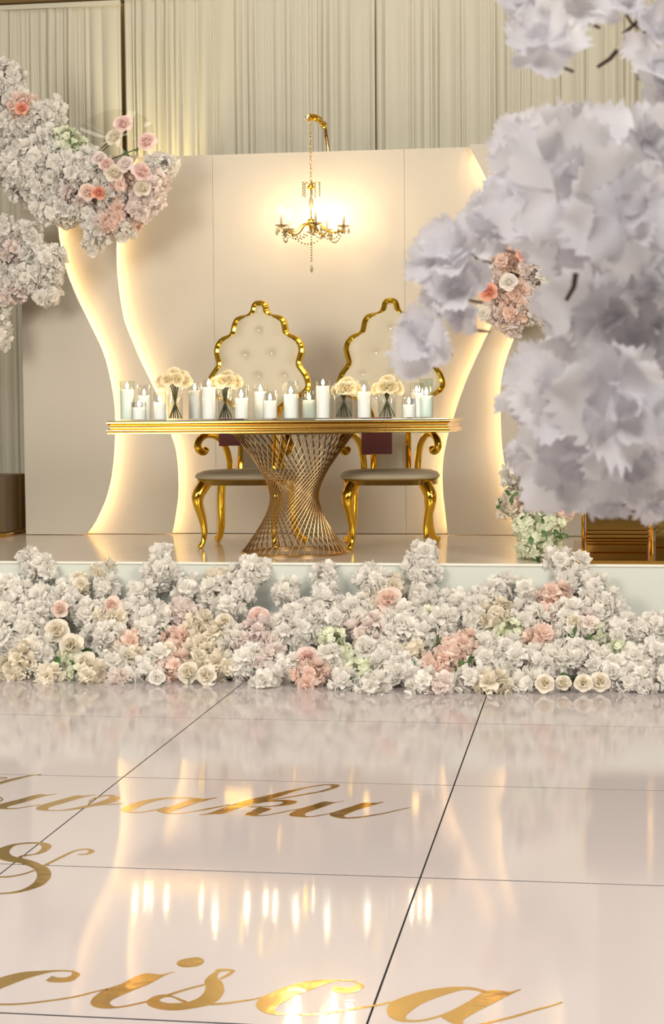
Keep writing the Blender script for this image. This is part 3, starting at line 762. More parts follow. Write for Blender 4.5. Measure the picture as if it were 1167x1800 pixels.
# ------------------------------------------------------------------ floral arrangements on the backdrop
def arrangement(txt, Yf, where, group, hubpx, roses='', sprigs=(), hubY=10.80, tall=False):
    hub = onY(*hubpx, hubY)
    if tall: bpts = [(hub.x, hub.y, S+.002), hub+Vector((.01, 0, -.1)), hub+Vector((0, 0, .12))]
    else: bpts = [hub+Vector((-.22, 0, .09)), hub+Vector((0, .0, 0)), hub+Vector((.22, 0, -.08))]
    fr = MB().tube(catmull(bpts, 5), .010, 8).build('branch', M['twig'])
    tag(fr, f'dark branch carrying the {where}', 'branch')
    for e in txt.replace('\n', '').split(';'):
        ty, px, py, rx, ry = e.split()[:5]; px, py, rx, ry = map(float, (px, py, rx, ry))
        Y = Yf(px, py)+random.uniform(-.05, .05); c = onY(px, py, Y); sc = Y/F
        key, hyd = {'W': ('white', False), 'P': ('peach', False), 'B': ('blush', False), 'H': ('green_h', True), 'C': ('cream', False)}[ty]
        horiz = px - hubpx[0]; vert = hubpx[1]-py
        pos = ('upper' if vert > 60 else 'lower' if vert < -60 else 'middle') + (' left' if horiz < -60 else ' right' if horiz > 60 else ' centre')
        base = hub + Vector((max(-.28, min(.28, horiz*sc*.5)), random.uniform(-.02, .0), max(-.12, min(.12, vert*sc*.3))))
        cluster(c, max(.03, (rx+4)*sc), max(.026, (ry+4)*sc), key, None, group, base, hyd, lab=(px, f'{CN[key]} {"hydrangea" if hyd else "blossom spray"}', f'{CN[key]} {"hydrangeas" if hyd else "blossom sprays"}', f', {pos} of {where}'))
    for e in roses.replace('\n', '').split(';'):
        if not e.strip(): continue
        key, px, py, r = e.split(); px, py, r = map(float, (px, py, r))
        Y = Yf(px, py)-.14; c = onY(px, py, Y)
        horiz = px-hubpx[0]; vert = hubpx[1]-py
        pos = ('upper' if vert > 20 else 'lower' if vert < -20 else 'middle') + (' left' if horiz < 0 else ' right')
        rose(c, r*Y/F*1.35, key, (random.uniform(-.4, .6), -1, .4), None, 'roses '+where, hub+Vector((horiz*Y/F*.6, -.1, vert*Y/F*.5)), True, lab=(px, f'{RN[key]} rose', f'{RN[key]} roses', f', {pos} of {where}'))
    for (px, py) in sprigs:
        Y = Yf(px, py)-.12; c = onY(px, py, Y)
        sprig(c, c+Vector((random.uniform(-.05, .05), .15, -.04)), 3, (px, 'small green leaf sprig', 'small green leaf sprigs', f' among {where}'), 'leaf sprigs '+where, .85 if tall else .6)
UL = '''W 15 132 26 22;W 18 168 22 24;P 38 186 20 16;W 14 215 30 26;W 50 216 26 20;W 92 200 14 22;W 80 240 26 22;W 30 256 28 22;W 62 272 30 25;W 18 300 28 30;W 102 278 28 22;H 118 246 26 20;H 146 266 24 20;
W 92 308 30 22;W 70 330 28 18;W 42 338 25 15;W 135 302 28 25;W 163 286 24 20;W 112 342 30 20;W 86 368 22 18;B 140 340 24 20;W 195 337 27 24;W 150 372 22 18;P 212 318 18 20;P 205 374 27 27;P 230 388 16 18;B 245 345 18 20;
B 268 340 22 18;W 285 288 20 14;W 268 302 16 14;B 250 362 18 16;W 174 400 18 20;W 166 428 14 12;B 182 365 22 20;W 110 372 16 14;W 172 312 22 20;W 38 300 24 22;W 0 258 22 24;C 120 385 14 12;W 66 200 16 14;W 218 405 14 12;B 275 318 16 14;P 190 395 16 14'''
URO = '''pink 216 216 13;cream 200 240 12;pink 257 248 14;blush 173 277 10;pink 187 288 11;cream 200 303 13;pink 250 301 14;blush 220 287 12;cream 250 329 12;peach 155 337 13;coral 174 338 10;coral 38 190 10'''
arrangement(UL, lambda px, py: 10.52, 'backdrop top left flowers', 'flowers on the upper left of the backdrop', (140, 320), URO, [(115,235),(103,258),(120,250),(150,252),(165,290),(240,310),(225,270)])
LL = '''W 2 400 12 20;W 52 412 20 16;B 30 440 25 22;W 62 450 25 18;W 15 476 28 25;W 46 490 28 22;W 90 456 20 20;W 84 482 20 14;B 25 515 20 14;W 8 518 16 18;W 88 516 14 12;W 72 520 10 8;W 3 592 10 14;W 0 560 8 8;W -25 480 30 40;W -30 540 28 30;W -30 430 25 25'''
arrangement(LL, lambda px, py: 10.50, 'backdrop lower left flowers', 'flowers on the lower left of the backdrop', (-10, 490))
RM = '''P 900 452 18 12;B 868 492 18 16;P 905 518 22 18;B 880 545 20 18;P 912 548 20 16;B 935 470 20 14;W 935 545 22 18;B 898 572 18 12;W 850 470 16 14;W 960 500 26 26;B 960 540 22 20;W 850 548 8 8;P 880 462 14 10;W 985 470 24 24'''
arrangement(RM, lambda px, py: 10.56, 'backdrop right flowers', 'flowers on the right of the backdrop', (950, 500), 'white 893 494 12;coral 858 512 13;coral 918 448 8')
RL = '''H 940 957 36 31;H 926 925 28 24;H 966 922 28 28;H 968 956 24 22;C 905 886 22 18;P 938 884 20 16;C 935 832 20 14;W 908 842 14 14;W 905 812 10 12;P 958 842 12 14;H 960 895 20 16;W 1000 880 24 22;W 980 850 24 22;P 985 895 14 10'''
arrangement(RL, lambda px, py: 9.13 if py > 900 else 9.24, 'stage flowers beside plinth', 'flowers standing on the stage right of the table', (945, 900), 'cream 932 828 11', [(880,884),(917,838),(916,848),(945,905),(975,940),(952,990),(962,945),(925,905),(900,870),(990,935),(935,960)], 9.28, True)

# translucent tulle fan behind the upper roses
tp = onY(205, 245, 10.62)
mb = MB(); vs = [(0, 0, 0)]; fs = []; nn = 26
for rr_ in (.07, .15, .21):
    for k in range(nn):
        a = 2*PI*k/nn; vs.append((rr_*1.15*math.cos(a)*(1+.06*math.sin(3*a)), .012*math.sin(4*a)*rr_/.2, rr_*.95*math.sin(a)*(1+.05*math.cos(2*a))))
fs += [(0, 1+k, 1+(k+1) % nn) for k in range(nn)]
for q in range(2):
    fs += [(1+q*nn+k, 1+(q+1)*nn+k, 1+(q+1)*nn+(k+1) % nn, 1+q*nn+(k+1) % nn) for k in range(nn)]
mb.add(vs, fs); o = mb.build('tulle_fan', M['tulle']); o.location = tp
tag(o, 'round translucent tulle puff behind the upper left roses', 'tulle')

# ------------------------------------------------------------------ chandelier
YC = 10.66
cc = onY(547, 400, YC); ks = YC/F
def cz(py): return onY(547, py, YC).z
chd = empty('chandelier', (cc.x, YC, cz(470)), 'small lit crystal and gold chandelier with five arms hanging on a chain', 'chandelier')
def cr(p): return (p[0], p[1], p[2]-cz(470))
# chain
link = MB(); pts = []
for k in range(17):
    a = 2*PI*k/16; pts.append((.0065*math.cos(a), 0, .015*math.sin(a)))
link.tube(pts, .0018, 5, cap=False); link_me = link.mesh('chain_link', M['gold_soft'])
z = cz(216); i = 0
while z > cz(322):
    inst('chain_link', link_me, chd, cr((0, 0, z)), Quaternion((0, 0, 1), (i % 2)*PI/2+.4)); z -= .0245; i += 1
MB().lathe([(.002, cz(321)-cz(470)), (.022, cz(328)-cz(470)), (.026, cz(331)-cz(470)), (.004, cz(334)-cz(470))], 20).build('crown', M['gold'], chd)
MB().lathe([(.005, cz(334)-cz(470)), (.005, cz(345)-cz(470)), (.014, cz(352)-cz(470)), (.016, cz(358)-cz(470)), (.006, cz(366)-cz(470)), (.005, cz(384)-cz(470))], 14).build('column', M['crystal_clear'], chd)
MB().lathe([(.008, cz(384)-cz(470)), (.026, cz(387)-cz(470)), (.030, cz(391)-cz(470)), (.02, cz(398)-cz(470)), (.006, cz(403)-cz(470)), (.004, cz(410)-cz(470))], 20).build('hub', M['gold'], chd)
bead = MB().lathe([(.0005, -.006), (.006, -.0025), (.006, .0025), (.0005, .006)], 6).mesh('bead', M['crystal_clear'], False)
drop = MB().lathe([(.0004, .0), (.009, -.026), (.007, -.036), (.0005, -.046)], 6).mesh('crystal_drop', M['crystal_clear'], False)
cup_me = MB().lathe([(.004, -.012), (.014, -.006), (.042, .006), (.044, .010), (.012, .002), (.004, .0)], 18).mesh('drip_cup', M['crystal_clear'])
slv_me = MB().lathe([(.0085, 0), (.0085, .075), (.006, .077)], 12).mesh('candle_sleeve', M['sleeve'])
bulb_me = MB().lathe([(.004, 0), (.011, .012), (.0125, .022), (.009, .036), (.004, .048), (.0006, .056)], 14).mesh('bulb', M['bulb'])
ends = []
for k in range(5):
    a = 2*PI*k/5 + .02; d = Vector((math.cos(a), -math.sin(a), 0)); R = .205
    zc = cz(404)-cz(470)
    path = catmull([d*.02+Vector((0, 0, zc+.035)), d*.06+Vector((0, 0, zc+.03)), d*.11+Vector((0, 0, zc-.012)), d*.165+Vector((0, 0, zc-.018)), d*R+Vector((0, 0, zc+.0))], 5)
    arm = MB().tube(path, .0055, 8).build('arm', M['gold'], chd)
    e = d*R+Vector((0, 0, zc+.012)); ends.append(e)
    inst('drip_cup', cup_me, chd, e)
    s_ = inst('candle_sleeve', slv_me, chd, e)
    inst('bulb', bulb_me, s_, (0, 0, .077))
    for q in range(4):
        b_ = a + q*PI/2+.3
        inst('crystal_drop', drop, chd, e+Vector((.033*math.cos(b_), .033*math.sin(b_), .0)), None, random.uniform(.9, 1.3))
    # small crown arm with a bead string
    for q in range(7):
        inst('bead', bead, chd, (d.x*.055, d.y*.055, cz(322)-cz(470)-.013*q))
    MB().tube([(0, 0, cz(326)-cz(470)), d*.03+Vector((0, 0, cz(320)-cz(470))), d*.055+Vector((0, 0, cz(321)-cz(470)))], .0022, 5).build('crown_arm', M['gold'], chd)
for k in range(5):
    a, b = ends[k], ends[(k+1) % 5]
    for q in range(1, 12):
        t = q/12; p = a.lerp(b, t); p.z -= .075*4*t*(1-t)+.01
        inst('bead', bead, chd, p)
    top = Vector((0, 0, cz(402)-cz(470)))
    for q in range(1, 8):
        t = q/8; p = top.lerp(a, t); p.z -= .05*4*t*(1-t)
        inst('bead', bead, chd, p)
for q in range(11):
    inst('bead', bead, chd, (0, 0, cz(412)-cz(470)-.0165*q))
inst('crystal_drop', drop, chd, (0, 0, .02), None, 1.2)
# bracket: gooseneck wrapped in gold, standing behind the backdrop
b0 = onY(574, 262, Y_WALL+.10)
hk = onY(545, 208, YC)
bp_ = [(b0.x+.01, Y_WALL+.10, S+.01), (b0.x+.01, Y_WALL+.10, onY(575, 262, Y_WALL+.1).z), (b0.x, Y_WALL+.08, onY(573, 236, Y_WALL+.08).z), onY(571, 222, Y_WALL-.02), onY(561, 210, 10.84), onY(549, 206, 10.70), onY(543, 207, YC)]
bk_ = empty('chandelier_bracket', bp_[0], 'gold wrapped gooseneck bracket above the backdrop holding the chandelier chain', 'bracket')
loc0 = Vector(bp_[0])
MB().tube([Vector(p)-loc0 for p in bp_[:3]], .012, 8).build('post', M['rod'], bk_)
MB().tube(catmull([tuple(Vector(p)-loc0) for p in bp_[2:]], 5), .011, 8).build('neck', M['gold_soft'], bk_)
path = [Vector(p) for p in catmull([tuple(Vector(p)-loc0) for p in bp_[3:]], 8)]
for k, p in enumerate(path):
    mb = MB(); r_ = random.Random(k); pts = []
    for q in range(13):
        a = 2*PI*q/12; pts.append((.018*math.cos(a), .004*math.sin(3*a), .018*math.sin(a)))
    mb.tube(pts, .0045, 5, cap=False); o = mb.build('gold_wrap', M['gold'], bk_, smooth=False); o.location = p; o.rotation_euler = (r_.uniform(-.5, .5), r_.uniform(-.5, .5), r_.uniform(1.0, 2.2))
ecap = MB().lathe([(.004, -.004), (.014, -.004), (.016, .004), (.010, .010), (.001, .011)], 14).build('end_cap', M['crystal'], bk_)
ecap.location = Vector(bp_[-1])-loc0+Vector((-.012, -.01, 0)); ecap.rotation_mode = 'QUATERNION'; ecap.rotation_quaternion = up_quat((-.6, -1, 0))

# ------------------------------------------------------------------ gold plinths at right, dark one at left
pz = onZ(1085, 978, S)
YP = pz.y+.02
pa = onY(1030, 960, YP).x; pb = onY(1139, 960, YP).x
bx0 = onY(1004, 985, Y_EDGE+.06).x
base = MB().bevbox((bx0, Y_EDGE+.035, S+.0005), (bx0+1.3, YP+.9, S+.018), .003).build('mirror_plate', M['plinth'], smooth=False)
tag(base, 'flat gold mirror plate lying on the stage edge under the plinths', 'mirror plate')
pl = empty('gold_plinth', ((pa+pb)/2, YP, S+.018), 'gold mirrored box plinth with ridged foot nearest the stage edge', 'plinth', 'gold mirrored plinths')
w2 = (pb-pa)/2; zt = .66
MB().bevbox((-w2, 0, .122), (w2, w2*2, zt), .004).build('body', M['plinth'], pl, smooth=False)
for (z0, z1, o) in ((0, .046, .000), (.047, .062, .004), (.063, .078, .007), (.080, .098, .009), (.100, .120, .005)):
    MB().bevbox((-w2-o, -o, z0), (w2+o, w2*2+o, z1), .005).build('foot_moulding', M['gold_soft'], pl, smooth=False)
for sx in (-1, 1):
    MB().tube([(sx*(w2+.016), .004, 0), (sx*(w2+.016), .004, zt)], .009, 8).build('corner_post', M['gold_soft'], pl)
pl2x = onY(1140, 960, YP+.32).x
pl2 = empty('gold_plinth', (pl2x+.30, YP+.62, S+.018), 'wider gold mirrored plinth behind the front one at the right edge', 'plinth', 'gold mirrored plinths')
MB().bevbox((-.26, -.26, .0), (.26, .26, .78), .006).build('body', M['foil'], pl2, smooth=False)
MB().bevbox((-.28, -.28, .781), (.28, .28, .81), .006).build('top_slab', M['gold_soft'], pl2, smooth=False)
q = onZ(4, 945, S)
lb = empty('dark_reflecting_plinth', (q.x-.25, q.y, S), 'box plinth coloured brown for dark reflections, cut by the left edge of the picture', 'plinth')
lz = onY(5, 836, q.y).z-S; lx = onY(9, 900, q.y).x-q.x+.25
MB().bevbox((lx-.5, 0, .03), (lx, .4, lz), .006).build('body', M['dark_brown'], lb, smooth=False)  # brown body colour stands in for a gold face reflecting dark surroundings
MB().bevbox((lx-.51, -.01, 0), (lx+.008, .41, .03), .004).build('foot', M['gold_soft'], lb, smooth=False)

# ------------------------------------------------------------------ gold script lettering on the floor
def ribbon(mb, pairs, org, s, zt, sub=5):
    q = [(*(np.array(a)/s+np.array(org)), *(np.array(b)/s+np.array(org))) for a, b in pairs]
    q = catmull(q, sub) if len(q) > 2 else [np.array(p) for p in q]
    L = [onZ(p[0], p[1], zt) for p in q]; R = [onZ(p[2], p[3], zt) for p in q]; n = len(q)
    vs = []
    for a, b in zip(L, R): vs += [a, b, Vector((a.x, a.y, .0001)), Vector((b.x, b.y, .0001))]
    fs = []
    for i in range(n-1):
        a = 4*i; b = a+4; fs += [(a, a+1, b+1, b), (a, b, b+2, a+2), (a+1, a+3, b+3, b+1)]
    fs += [(0, 2, 3, 1), (4*n-4, 4*n-3, 4*n-1, 4*n-2)]
    mb.add(vs, fs)
def letter(root, strokes):
    mb = MB()
    for k, (org, s, pairs) in enumerate(strokes): ribbon(mb, pairs, org, s, .0008+.00008*k)
    mb.v = [tuple(Vector(v)-root.location) for v in mb.v]
    me = mb.mesh('letter', M['foil'], False)
    import bmesh
    bm = bmesh.new(); bm.from_mesh(me); bmesh.ops.recalc_face_normals(bm, faces=bm.faces); bm.to_mesh(me); bm.free()
    o = bpy.data.objects.new('letter', me); C.objects.link(o); o.parent = root
    return o
A1, A2, A3, A4, s4 = (0,1350), (190,1370), (340,1370), (490,1370), 4.668
def word(px, py, label):
    c = onZ(px, py, 0); return empty('floor_lettering', (c.x, c.y, 0), label, 'floor lettering', 'gold script on the dance floor')
w1 = word(350, 1410, 'gold script word on the floor nearest the flower bank')
letter(w1, [(A1, s4, [((-120,150),(-120,185)),((-60,130),(-60,158)),((0,112),(0,135)),((60,95),(60,115)),((150,75),(150,92)),((250,57),(250,66)),((340,49),(340,53))]),
            (A1, s4, [((-60,78),(-60,82)),((0,75),(0,80)),((42,74),(40,80)),((62,82),(50,83)),((30,92),(25,88)),((-60,98),(-60,93))])])
letter(w1, [(A1, s4, [((-50,236),(-50,245)),((5,238),(2,247)),((27,258),(10,258)),((5,276),(0,268)),((-50,292),(-50,280))]),
            (A1, s4, [((470,210),(470,211)),((385,218),(392,224)),((310,216),(340,236)),((160,255),(190,283)),((20,290),(70,315)),((-50,316),(62,329)),((-40,335),(60,336))]),
            (A1, s4, [((55,330),(55,337)),((150,326),(150,331)),((230,314),(230,318)),((330,298),(330,302))]),
            (A1, s4, [((790,217),(790,218)),((700,227),(720,231)),((620,226),(655,246)),((480,263),(520,286)),((350,300),(410,318)),((297,325),(395,335)),((315,342),(400,343)),((400,349),(430,345)),((480,349),(480,345)),((570,343),(560,336)),((680,330),(650,318)),((760,312),(740,298)),((850,300),(830,270)),((930,278),(890,245)),((980,255),(918,222)),((985,240),(930,220))]),
            (A1, s4, [((940,219),(940,226)),((860,221),(860,228)),((800,235),(810,242)),((750,254),(763,258)),((728,275),(745,275)),((737,293),(752,286))]),
            (A1, s4, [((830,297),(830,301)),((930,294),(930,297)),((1010,288),(1010,291))])])
letter(w1, [(A2, s4, [((730,151),(725,157)),((640,147),(640,156)),((550,146),(550,157)),((450,150),(455,163)),((330,165),(355,185)),((220,190),(275,215)),((132,225),(212,248)),((108,248),(186,262)),((125,265),(185,267)),((200,272),(200,267)),((280,270),(280,264)),((400,251),(400,243)),((480,230),(480,222))]),
            (A2, s4, [((895,146),(895,149)),((812,158),(822,168)),((745,153),(775,180)),((690,157),(730,192)),((600,190),(640,222)),((500,225),(560,248)),((400,250),(505,266)),((430,270),(505,271)),((490,279),(515,274)),((600,278),(600,273)),((700,265),(700,261)),((850,241),(850,237)),((980,212),(980,208))])])
letter(w1, [(A3, s4, [((20,262),(20,258)),((130,239),(130,234)),((300,210),(300,205))]),
            (A3, s4, [((45,290),(45,292)),((120,278),(150,285)),((185,255),(245,280)),((255,230),(345,245)),((340,200),(435,214)),((480,160),(560,182)),((620,128),(700,142)),((760,95),(830,98)),((900,67),(950,66)),((1020,48),(1040,52)),((1100,39),(1090,46)),((1170,40),(1122,49)),((1203,50),(1130,60)),((1170,68),(1090,78)),((1100,92),(1020,100)),((950,120),(940,112)),((830,141),(830,133)),((700,161),(700,155)),((560,181),(560,176))]),
            (A3, s4, [((450,226),(440,220)),((560,181),(565,190)),((650,171),(655,181)),((740,168),(725,182)),((815,171),(735,187)),((850,183),(725,196)),((810,203),(700,206)),((720,216),(680,212)),((600,225),(600,220)),((470,228),(470,222))]),
            (A3, s4, [((645,240),(540,226)),((625,252),(515,238)),((580,266),(470,262)),((538,283),(424,284)),((528,292),(445,296)),((560,293),(530,300)),((620,287),(620,292)),((740,264),(740,269)),((870,238),(870,243))])])
letter(w1, [(A4, s4, [((535,175),(535,178)),((460,186),(470,190)),((370,182),(420,206)),((280,208),(330,238)),((160,245),(240,268)),((90,283),(214,288)),((105,301),(222,299)),((210,309),(250,303)),((300,304),(300,298)),((380,290),(380,285)),((440,275),(440,270))]),
            (A4, s4, [((860,183),(860,186)),((790,193),(802,203)),((700,190),(745,220)),((600,220),(650,248)),((480,258),(560,283)),((420,282),(536,297)),((435,302),(540,305)),((510,319),(560,311)),((600,319),(600,310)),((700,309),(700,301)),((850,284),(850,277)),((980,254),(980,248)),((1078,232),(1078,228))])])
w2_ = word(60, 1520, 'gold ampersand on the floor at the left edge')
B0, sb = (0,1460), 5.835
letter(w2_, [(B0, sb, [((260,122),(265,133)),((380,118),(375,134)),((450,122),(410,145)),((515,140),(427,170)),((528,165),(415,197)),((480,210),(370,229)),((400,238),(310,245)),((270,261),(250,248)),((190,275),(190,262))]),
             (B0, sb, [((285,120),(285,132)),((150,135),(170,148)),((50,160),(118,180)),((-40,200),(95,212)),((-60,250),(110,245)),((0,292),(150,265)),((100,318),(240,285)),((215,336),(345,315)),((310,370),(435,350)),((360,405),(500,390)),((380,450),(524,437)),((370,495),(508,495)),((325,550),(435,560)),((230,602),(290,612)),((100,630),(150,640)),((0,638),(0,650)),((-120,632),(-120,648))]),
             (B0, sb, [((438,355),(462,366)),((540,303),(560,314)),((650,249),(670,260)),((760,202),(770,212)),((850,187),(850,196)),((915,186),(900,198)),((972,206),(912,210)),((930,234),(895,228)),((860,247),(860,238)),((795,244),(795,240))]),
             (B0, sb, [((350,401),(358,411)),((250,436),(258,445)),((120,462),(125,473)),((0,469),(0,481)),((-100,462),(-100,478))])])
w3 = word(400, 1760, 'large gold script word along the bottom edge of the picture')
D5, D6, D7, D8 = (0,1680), (200,1680), (430,1690), (660,1700)
def cee(D, extra=()):
    return None
letter(w3, [(D5, s4, [((430,164),(375,200)),((465,176),(410,214)),((530,177),(520,216)),((580,162),(600,202)),((592,142),(657,155)),((585,132),(628,131)),((560,128),(590,120)),((480,128),(480,117)),((400,137),(395,120)),((300,163),(290,125)),((180,200),(160,138)),((0,272),(0,180)),((-90,320),(-120,235)),((-110,365),(-190,330)),((-60,390),(-120,402)),((0,391),(0,404)),((130,390),(130,402)),((300,375),(300,387)),((530,344),(530,356)),((650,321),(650,333)),((780,289),(780,300)),((890,264),(890,275))])])
letter(w3, [(D6, s4, [((500,129),(500,131)),((390,153),(420,159)),((330,148),(365,190)),((250,145),(290,230)),((150,183),(180,275)),((60,230),(60,325)),((-60,272),(-15,362)),((-150,325),(-33,388)),((-190,380),(-22,402)),((-165,415),(-5,411)),((-70,432),(20,415)),((50,425),(60,412)),((150,408),(150,396)),((270,380),(270,368))]),
            (D6, s4, [((514,61),(514,65)),((530,42),(530,80)),((560,30),(560,90)),((610,19),(610,92)),((680,12),(680,85)),((725,22),(725,66)),((742,38),(742,43))])])
letter(w3, [(D6, s4, [((835,128),(855,148)),((785,160),(852,180)),((745,205),(885,210)),((752,250),(905,262)),((742,295),(900,305)),((700,340),(858,360)),((630,372),(780,402)),((560,385),(650,430)),((450,388),(520,446)),((385,374),(400,441)),((378,358),(310,418)),((405,343),(268,385)),((435,337),(300,345)),((465,337),(370,322)),((500,348),(445,318)),((560,378),(520,342)),((600,380),(600,372))]),
            (D6, s4, [((435,316),(455,327)),((580,271),(590,283)),((745,229),(745,242))]),
            (D6, s4, [((820,140),(850,152)),((850,111),(872,131)),((920,106),(920,121)),((990,115),(952,122)),((985,132),(950,130)),((940,166),(915,158)),((880,191),(868,182))]),
            (D6, s4, [((790,390),(790,404)),((900,383),(900,397)),((970,375),(970,388)),((1140,352),(1140,359)),((1210,336),(1210,341))])])
letter(w3, [(D7, s4, [((0,321),(0,327)),((60,308),(60,316)),((135,289),(135,298))]),
            (D7, s4, [((742,195),(704,225)),((780,208),(735,248)),((850,212),(850,259)),((908,196),(930,242)),((918,178),(979,205)),((900,166),(950,178)),((860,162),(880,152)),((750,162),(750,149)),((650,190),(590,152)),((540,232),(430,180)),((420,275),(300,220)),((325,328),(190,270)),((262,368),(128,300)),((246,392),(93,355)),((262,412),(130,402)),((310,424),(220,432)),((420,425),(420,441)),((560,424),(560,440)),((700,408),(700,425)),((900,379),(900,395)),((1040,358),(1040,371)),((1160,338),(1160,350))])])
letter(w3, [(D8, 3.432, [((0,228),(0,237)),((90,204),(90,214))]),
            (D8, 3.432, [((665,140),(645,152)),((600,124),(600,138)),((530,118),(530,136)),((430,121),(455,155)),((300,140),(360,186)),((180,175),(270,225)),((92,213),(200,275)),((68,258),(183,298)),((88,300),(185,312)),((150,326),(205,318)),((250,328),(250,318)),((320,318),(320,308)),((400,296),(400,284))]),
            (D8, 3.432, [((875,132),(877,135)),((810,147),(830,156)),((720,137),(772,185)),((655,148),(700,222)),((560,205),(620,262)),((470,255),(545,305)),((398,290),(528,325)),((430,320),(530,340)),((520,356),(570,345)),((620,353),(620,341)),((700,336),(700,325)),((850,299),(850,287)),((980,259),(980,248)),((1060,237),(1060,228)),((1130,213),(1120,207))])])

# ------------------------------------------------------------------ large silk blossoms close to the camera
def big_petal(seed):
    # broad silk petal with a toothed tip
    r = random.Random(seed); mb = MB(); vs = []; fs = []; nl, nw = 8, 12
    ph = r.uniform(0, 6.28); curl = r.uniform(-.8, .7); cup = r.uniform(.05, .5); tw = r.uniform(-.3, .3)
    wd = r.uniform(.40, .60); teeth = [r.uniform(.0, .10) if j % 2 == 0 else r.uniform(-.16, -.03) for j in range(nw+1)]
    for i in range(nl+1):
        t = i/nl; wp = (.07+.93*math.sin(min(1, t*1.02)*PI*.62)**1.2)*wd
        for j in range(nw+1):
            u = -1+2*j/nw; ln = t*(1-.34*abs(u)**1.6*t) + teeth[j]*max(0, (t-.7)/.3)
            a = curl*t
            vs.append((u*wp, ln*math.cos(a*.6), ln*math.sin(a*.6)+cup*u*u*wp*t+.07*t*t*math.sin(4*u+ph)+tw*u*wp*t))
    fs = [(i*(nw+1)+j, i*(nw+1)+j+1, (i+1)*(nw+1)+j+1, (i+1)*(nw+1)+j) for i in range(nl) for j in range(nw)]
    mb.add(vs, fs); return mb.mesh('petal', M['big_white'])
BP = [big_petal(k) for k in range(14)]
eye = MB().lathe([(.01, -.04), (.05, .0), (.045, .04), (.01, .06)], 8).mesh('blossom', M['cream'])
def big_blossom(c, r, face, label, base, lab, group='large white blossoms close to the camera'):
    root = empty('silk_blossom', base, label, 'flower', group)
    if not label: reg(root, *lab)
    cl = Vector(c)-Vector(base); face = Vector(face).normalized()
    hd = inst('blossom_heart', eye, root, cl, up_quat(face, random.uniform(0, 6.28)), r)
    for (n, el, sc, z0) in ((5, .05, 1.45, 0), (5, .45, 1.15, .03), (3, .95, .75, .05)):
        off = random.uniform(0, 6.28)
        for k in range(n):
            az = off+2*PI*k/n+random.uniform(-.2, .2)
            q = Quaternion((0, 0, 1), az) @ Quaternion((1, 0, 0), el+random.uniform(-.38, .38))
            inst('petal', random.choice(BP), hd, (-math.sin(az)*.04, math.cos(az)*.04, z0), q, sc*random.uniform(.75, 1.2))
    MB().tube(catmull([(0, 0, 0), cl*.5+Vector((0, .005, -.004)), cl-face*r*.04], 3), .0014, 5).build('twig', M['twig'], root)
FG = [(960,78,62,1.36),(925,5,48,1.45),(1010,0,50,1.42),(1090,5,45,1.50),(1155,60,50,1.5),(1160,150,52,1.45),
 (915,245,45,1.55),(965,250,62,1.45),(1050,270,75,1.36),(1140,250,62,1.34),(1000,340,85,1.30),(905,340,58,1.40),(1100,380,85,1.26),(858,385,42,1.48),(955,395,56,1.36),
 (815,432,48,1.50),(885,395,42,1.46),(1040,440,76,1.34),(1150,470,75,1.32),(762,468,40,1.52),(800,505,44,1.50),(770,540,36,1.52),(812,558,28,1.50),(800,470,44,1.55),(742,600,47,1.44),
 (1015,535,50,1.42),(1060,560,80,1.30),(1150,600,75,1.32),(950,650,44,1.45),(925,715,36,1.48),(975,700,75,1.34),(1080,690,88,1.27),(1150,750,70,1.36),(940,790,48,1.46),(1010,810,70,1.36),(1100,800,70,1.32),
 (985,845,44,1.46),(1050,850,46,1.42),(1075,885,28,1.40),(1140,840,46,1.42),(1015,620,56,1.50),(1100,480,70,1.48),(1060,350,70,1.56),(1130,680,70,1.5),(1040,760,60,1.5),(1000,740,60,1.55),(1120,330,70,1.55),(980,390,60,1.6),(925,370,42,1.62),(1060,620,70,1.58),(985,650,48,1.62),(980,780,55,1.6),(1090,740,60,1.6),(1150,540,60,1.6),(1060,440,60,1.62),(860,415,36,1.6),(1020,290,50,1.62),(1150,880,36,1.5),(1020,860,36,1.5),
 (1210,150,70,1.45),(1215,330,80,1.4),(1220,480,80,1.4),(1220,650,80,1.38),(1215,800,70,1.42),(1210,30,60,1.5)]
sx_ = onY(1300, 500, 1.65)
trunk = [Vector((sx_.x+.02, 1.68, .02)), Vector((sx_.x+.02, 1.68, .9)), Vector((sx_.x, 1.67, 1.3)), Vector((sx_.x-.01, 1.66, 1.62)), Vector((sx_.x-.03, 1.66, 1.8))]
sd = empty('flower_stand', (sx_.x+.02, 1.68, 0), 'slim stand beyond the right edge carrying the large blossoms', 'stand')
MB().tube([p-Vector((sx_.x+.02, 1.68, 0)) for p in trunk], [.012, .012, .009, .007, .005], 8).build('pole', M['twig'], sd)
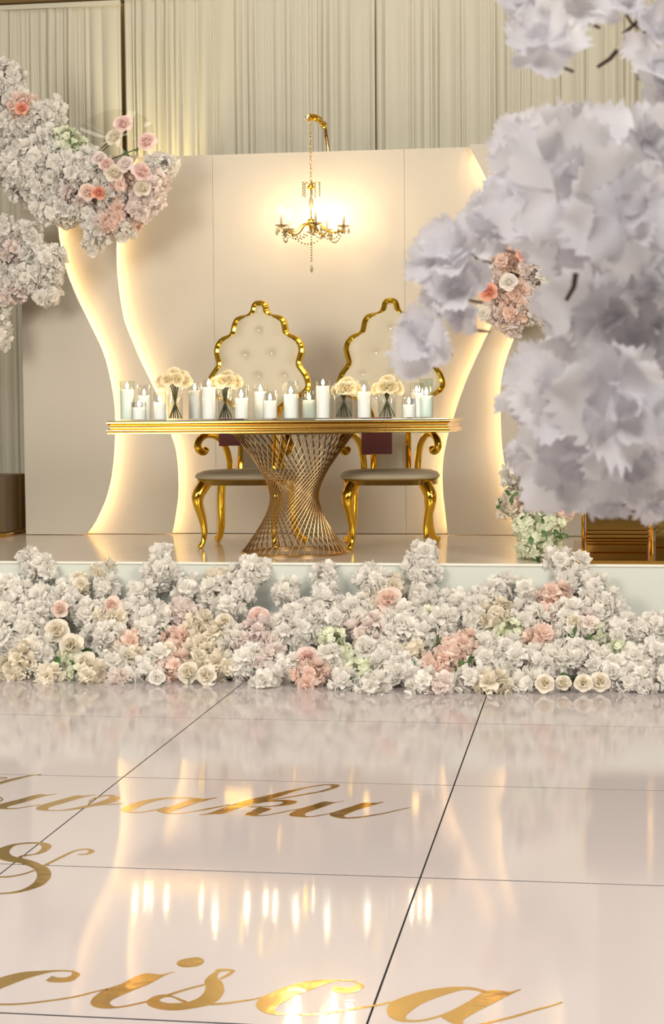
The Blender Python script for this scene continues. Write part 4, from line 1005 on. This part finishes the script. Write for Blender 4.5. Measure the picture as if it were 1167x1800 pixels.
MB().lathe([(.002, 0), (.14, 0), (.14, .012), (.02, .022), (.002, .022)], 28).build('foot', M['gold_soft'], sd, sharp=.6)
def fgl(px, py):
    v = 'at frame top' if py < 130 else 'level with wall top' if py < 360 else 'level with chandelier' if py < 460 else 'level with chair backs' if py < 600 else 'level with candles' if py < 760 else 'above gold plinth'
    h = 'nearest right chair' if px < 830 else 'cluster left side' if px < 950 else 'cluster middle' if px < 1080 else 'cluster right side'
    return v, h
for i, (px, py, r, Y) in enumerate(FG):
    c = onY(px, py, Y); v, h = fgl(px, py)
    lb = None
    if (px, py) == (742, 600): lb = 'large white silk blossom overlapping the right chair back, hanging free'
    if (px, py) == (960, 78): lb = 'jagged white silk blossom standing free against the drape at top right'
    if (px, py) == (1075, 885): lb = 'narrow pointed white silk blossom hanging lowest over the gold plinth'
    tz = min(1.8, max(1.0, c.z + random.uniform(-.05, .03)))
    bx = trunk[2].x if tz < 1.5 else trunk[3].x
    base = Vector((max(bx-.10, c.x+.01) if c.x < bx-.1 else bx, 1.66, tz)) if False else Vector((c.x+.02, c.y+.06, c.z-.01))
    face = ((px-1000)/420+random.uniform(-.35, .35), -.9+random.uniform(-.2, .3), (450-py)/900+random.uniform(-.3, .35))
    if (px, py) == (1075, 885): face = (-.1, -.5, -1)
    if (px, py) == (742, 600): face = (-.1, -1, .25)
    big_blossom(c, r*Y/F, face, lb, base, (px, 'large white silk blossom', 'large white silk blossoms', f', {v}, {h}'))
# bare twigs showing among the blossoms
for (a, b, Y, lb) in (((1150,5),(1095,60),1.52,'bare brown twig slanting at the top right corner'),((1135,20),(1122,140),1.5,'bare brown twig hanging down at the top right corner'),((1085,88),(1050,118),1.44,'short bare twig end over the top right drape'),((1012,480),(995,528),1.26,'short dark twig among the blossoms right of the peach flowers')):
    p, q = onY(*a, Y), onY(*b, Y)
    o = MB().tube([Vector((0,0,0)), (q-p)*.5+Vector((.002,.002,0)), q-p], [.0022, .0019, .0015], 6).build('twig', M['twig']); o.location = p
    tag(o, lb, 'twig', 'bare twigs among the large blossoms')
finish_labels()
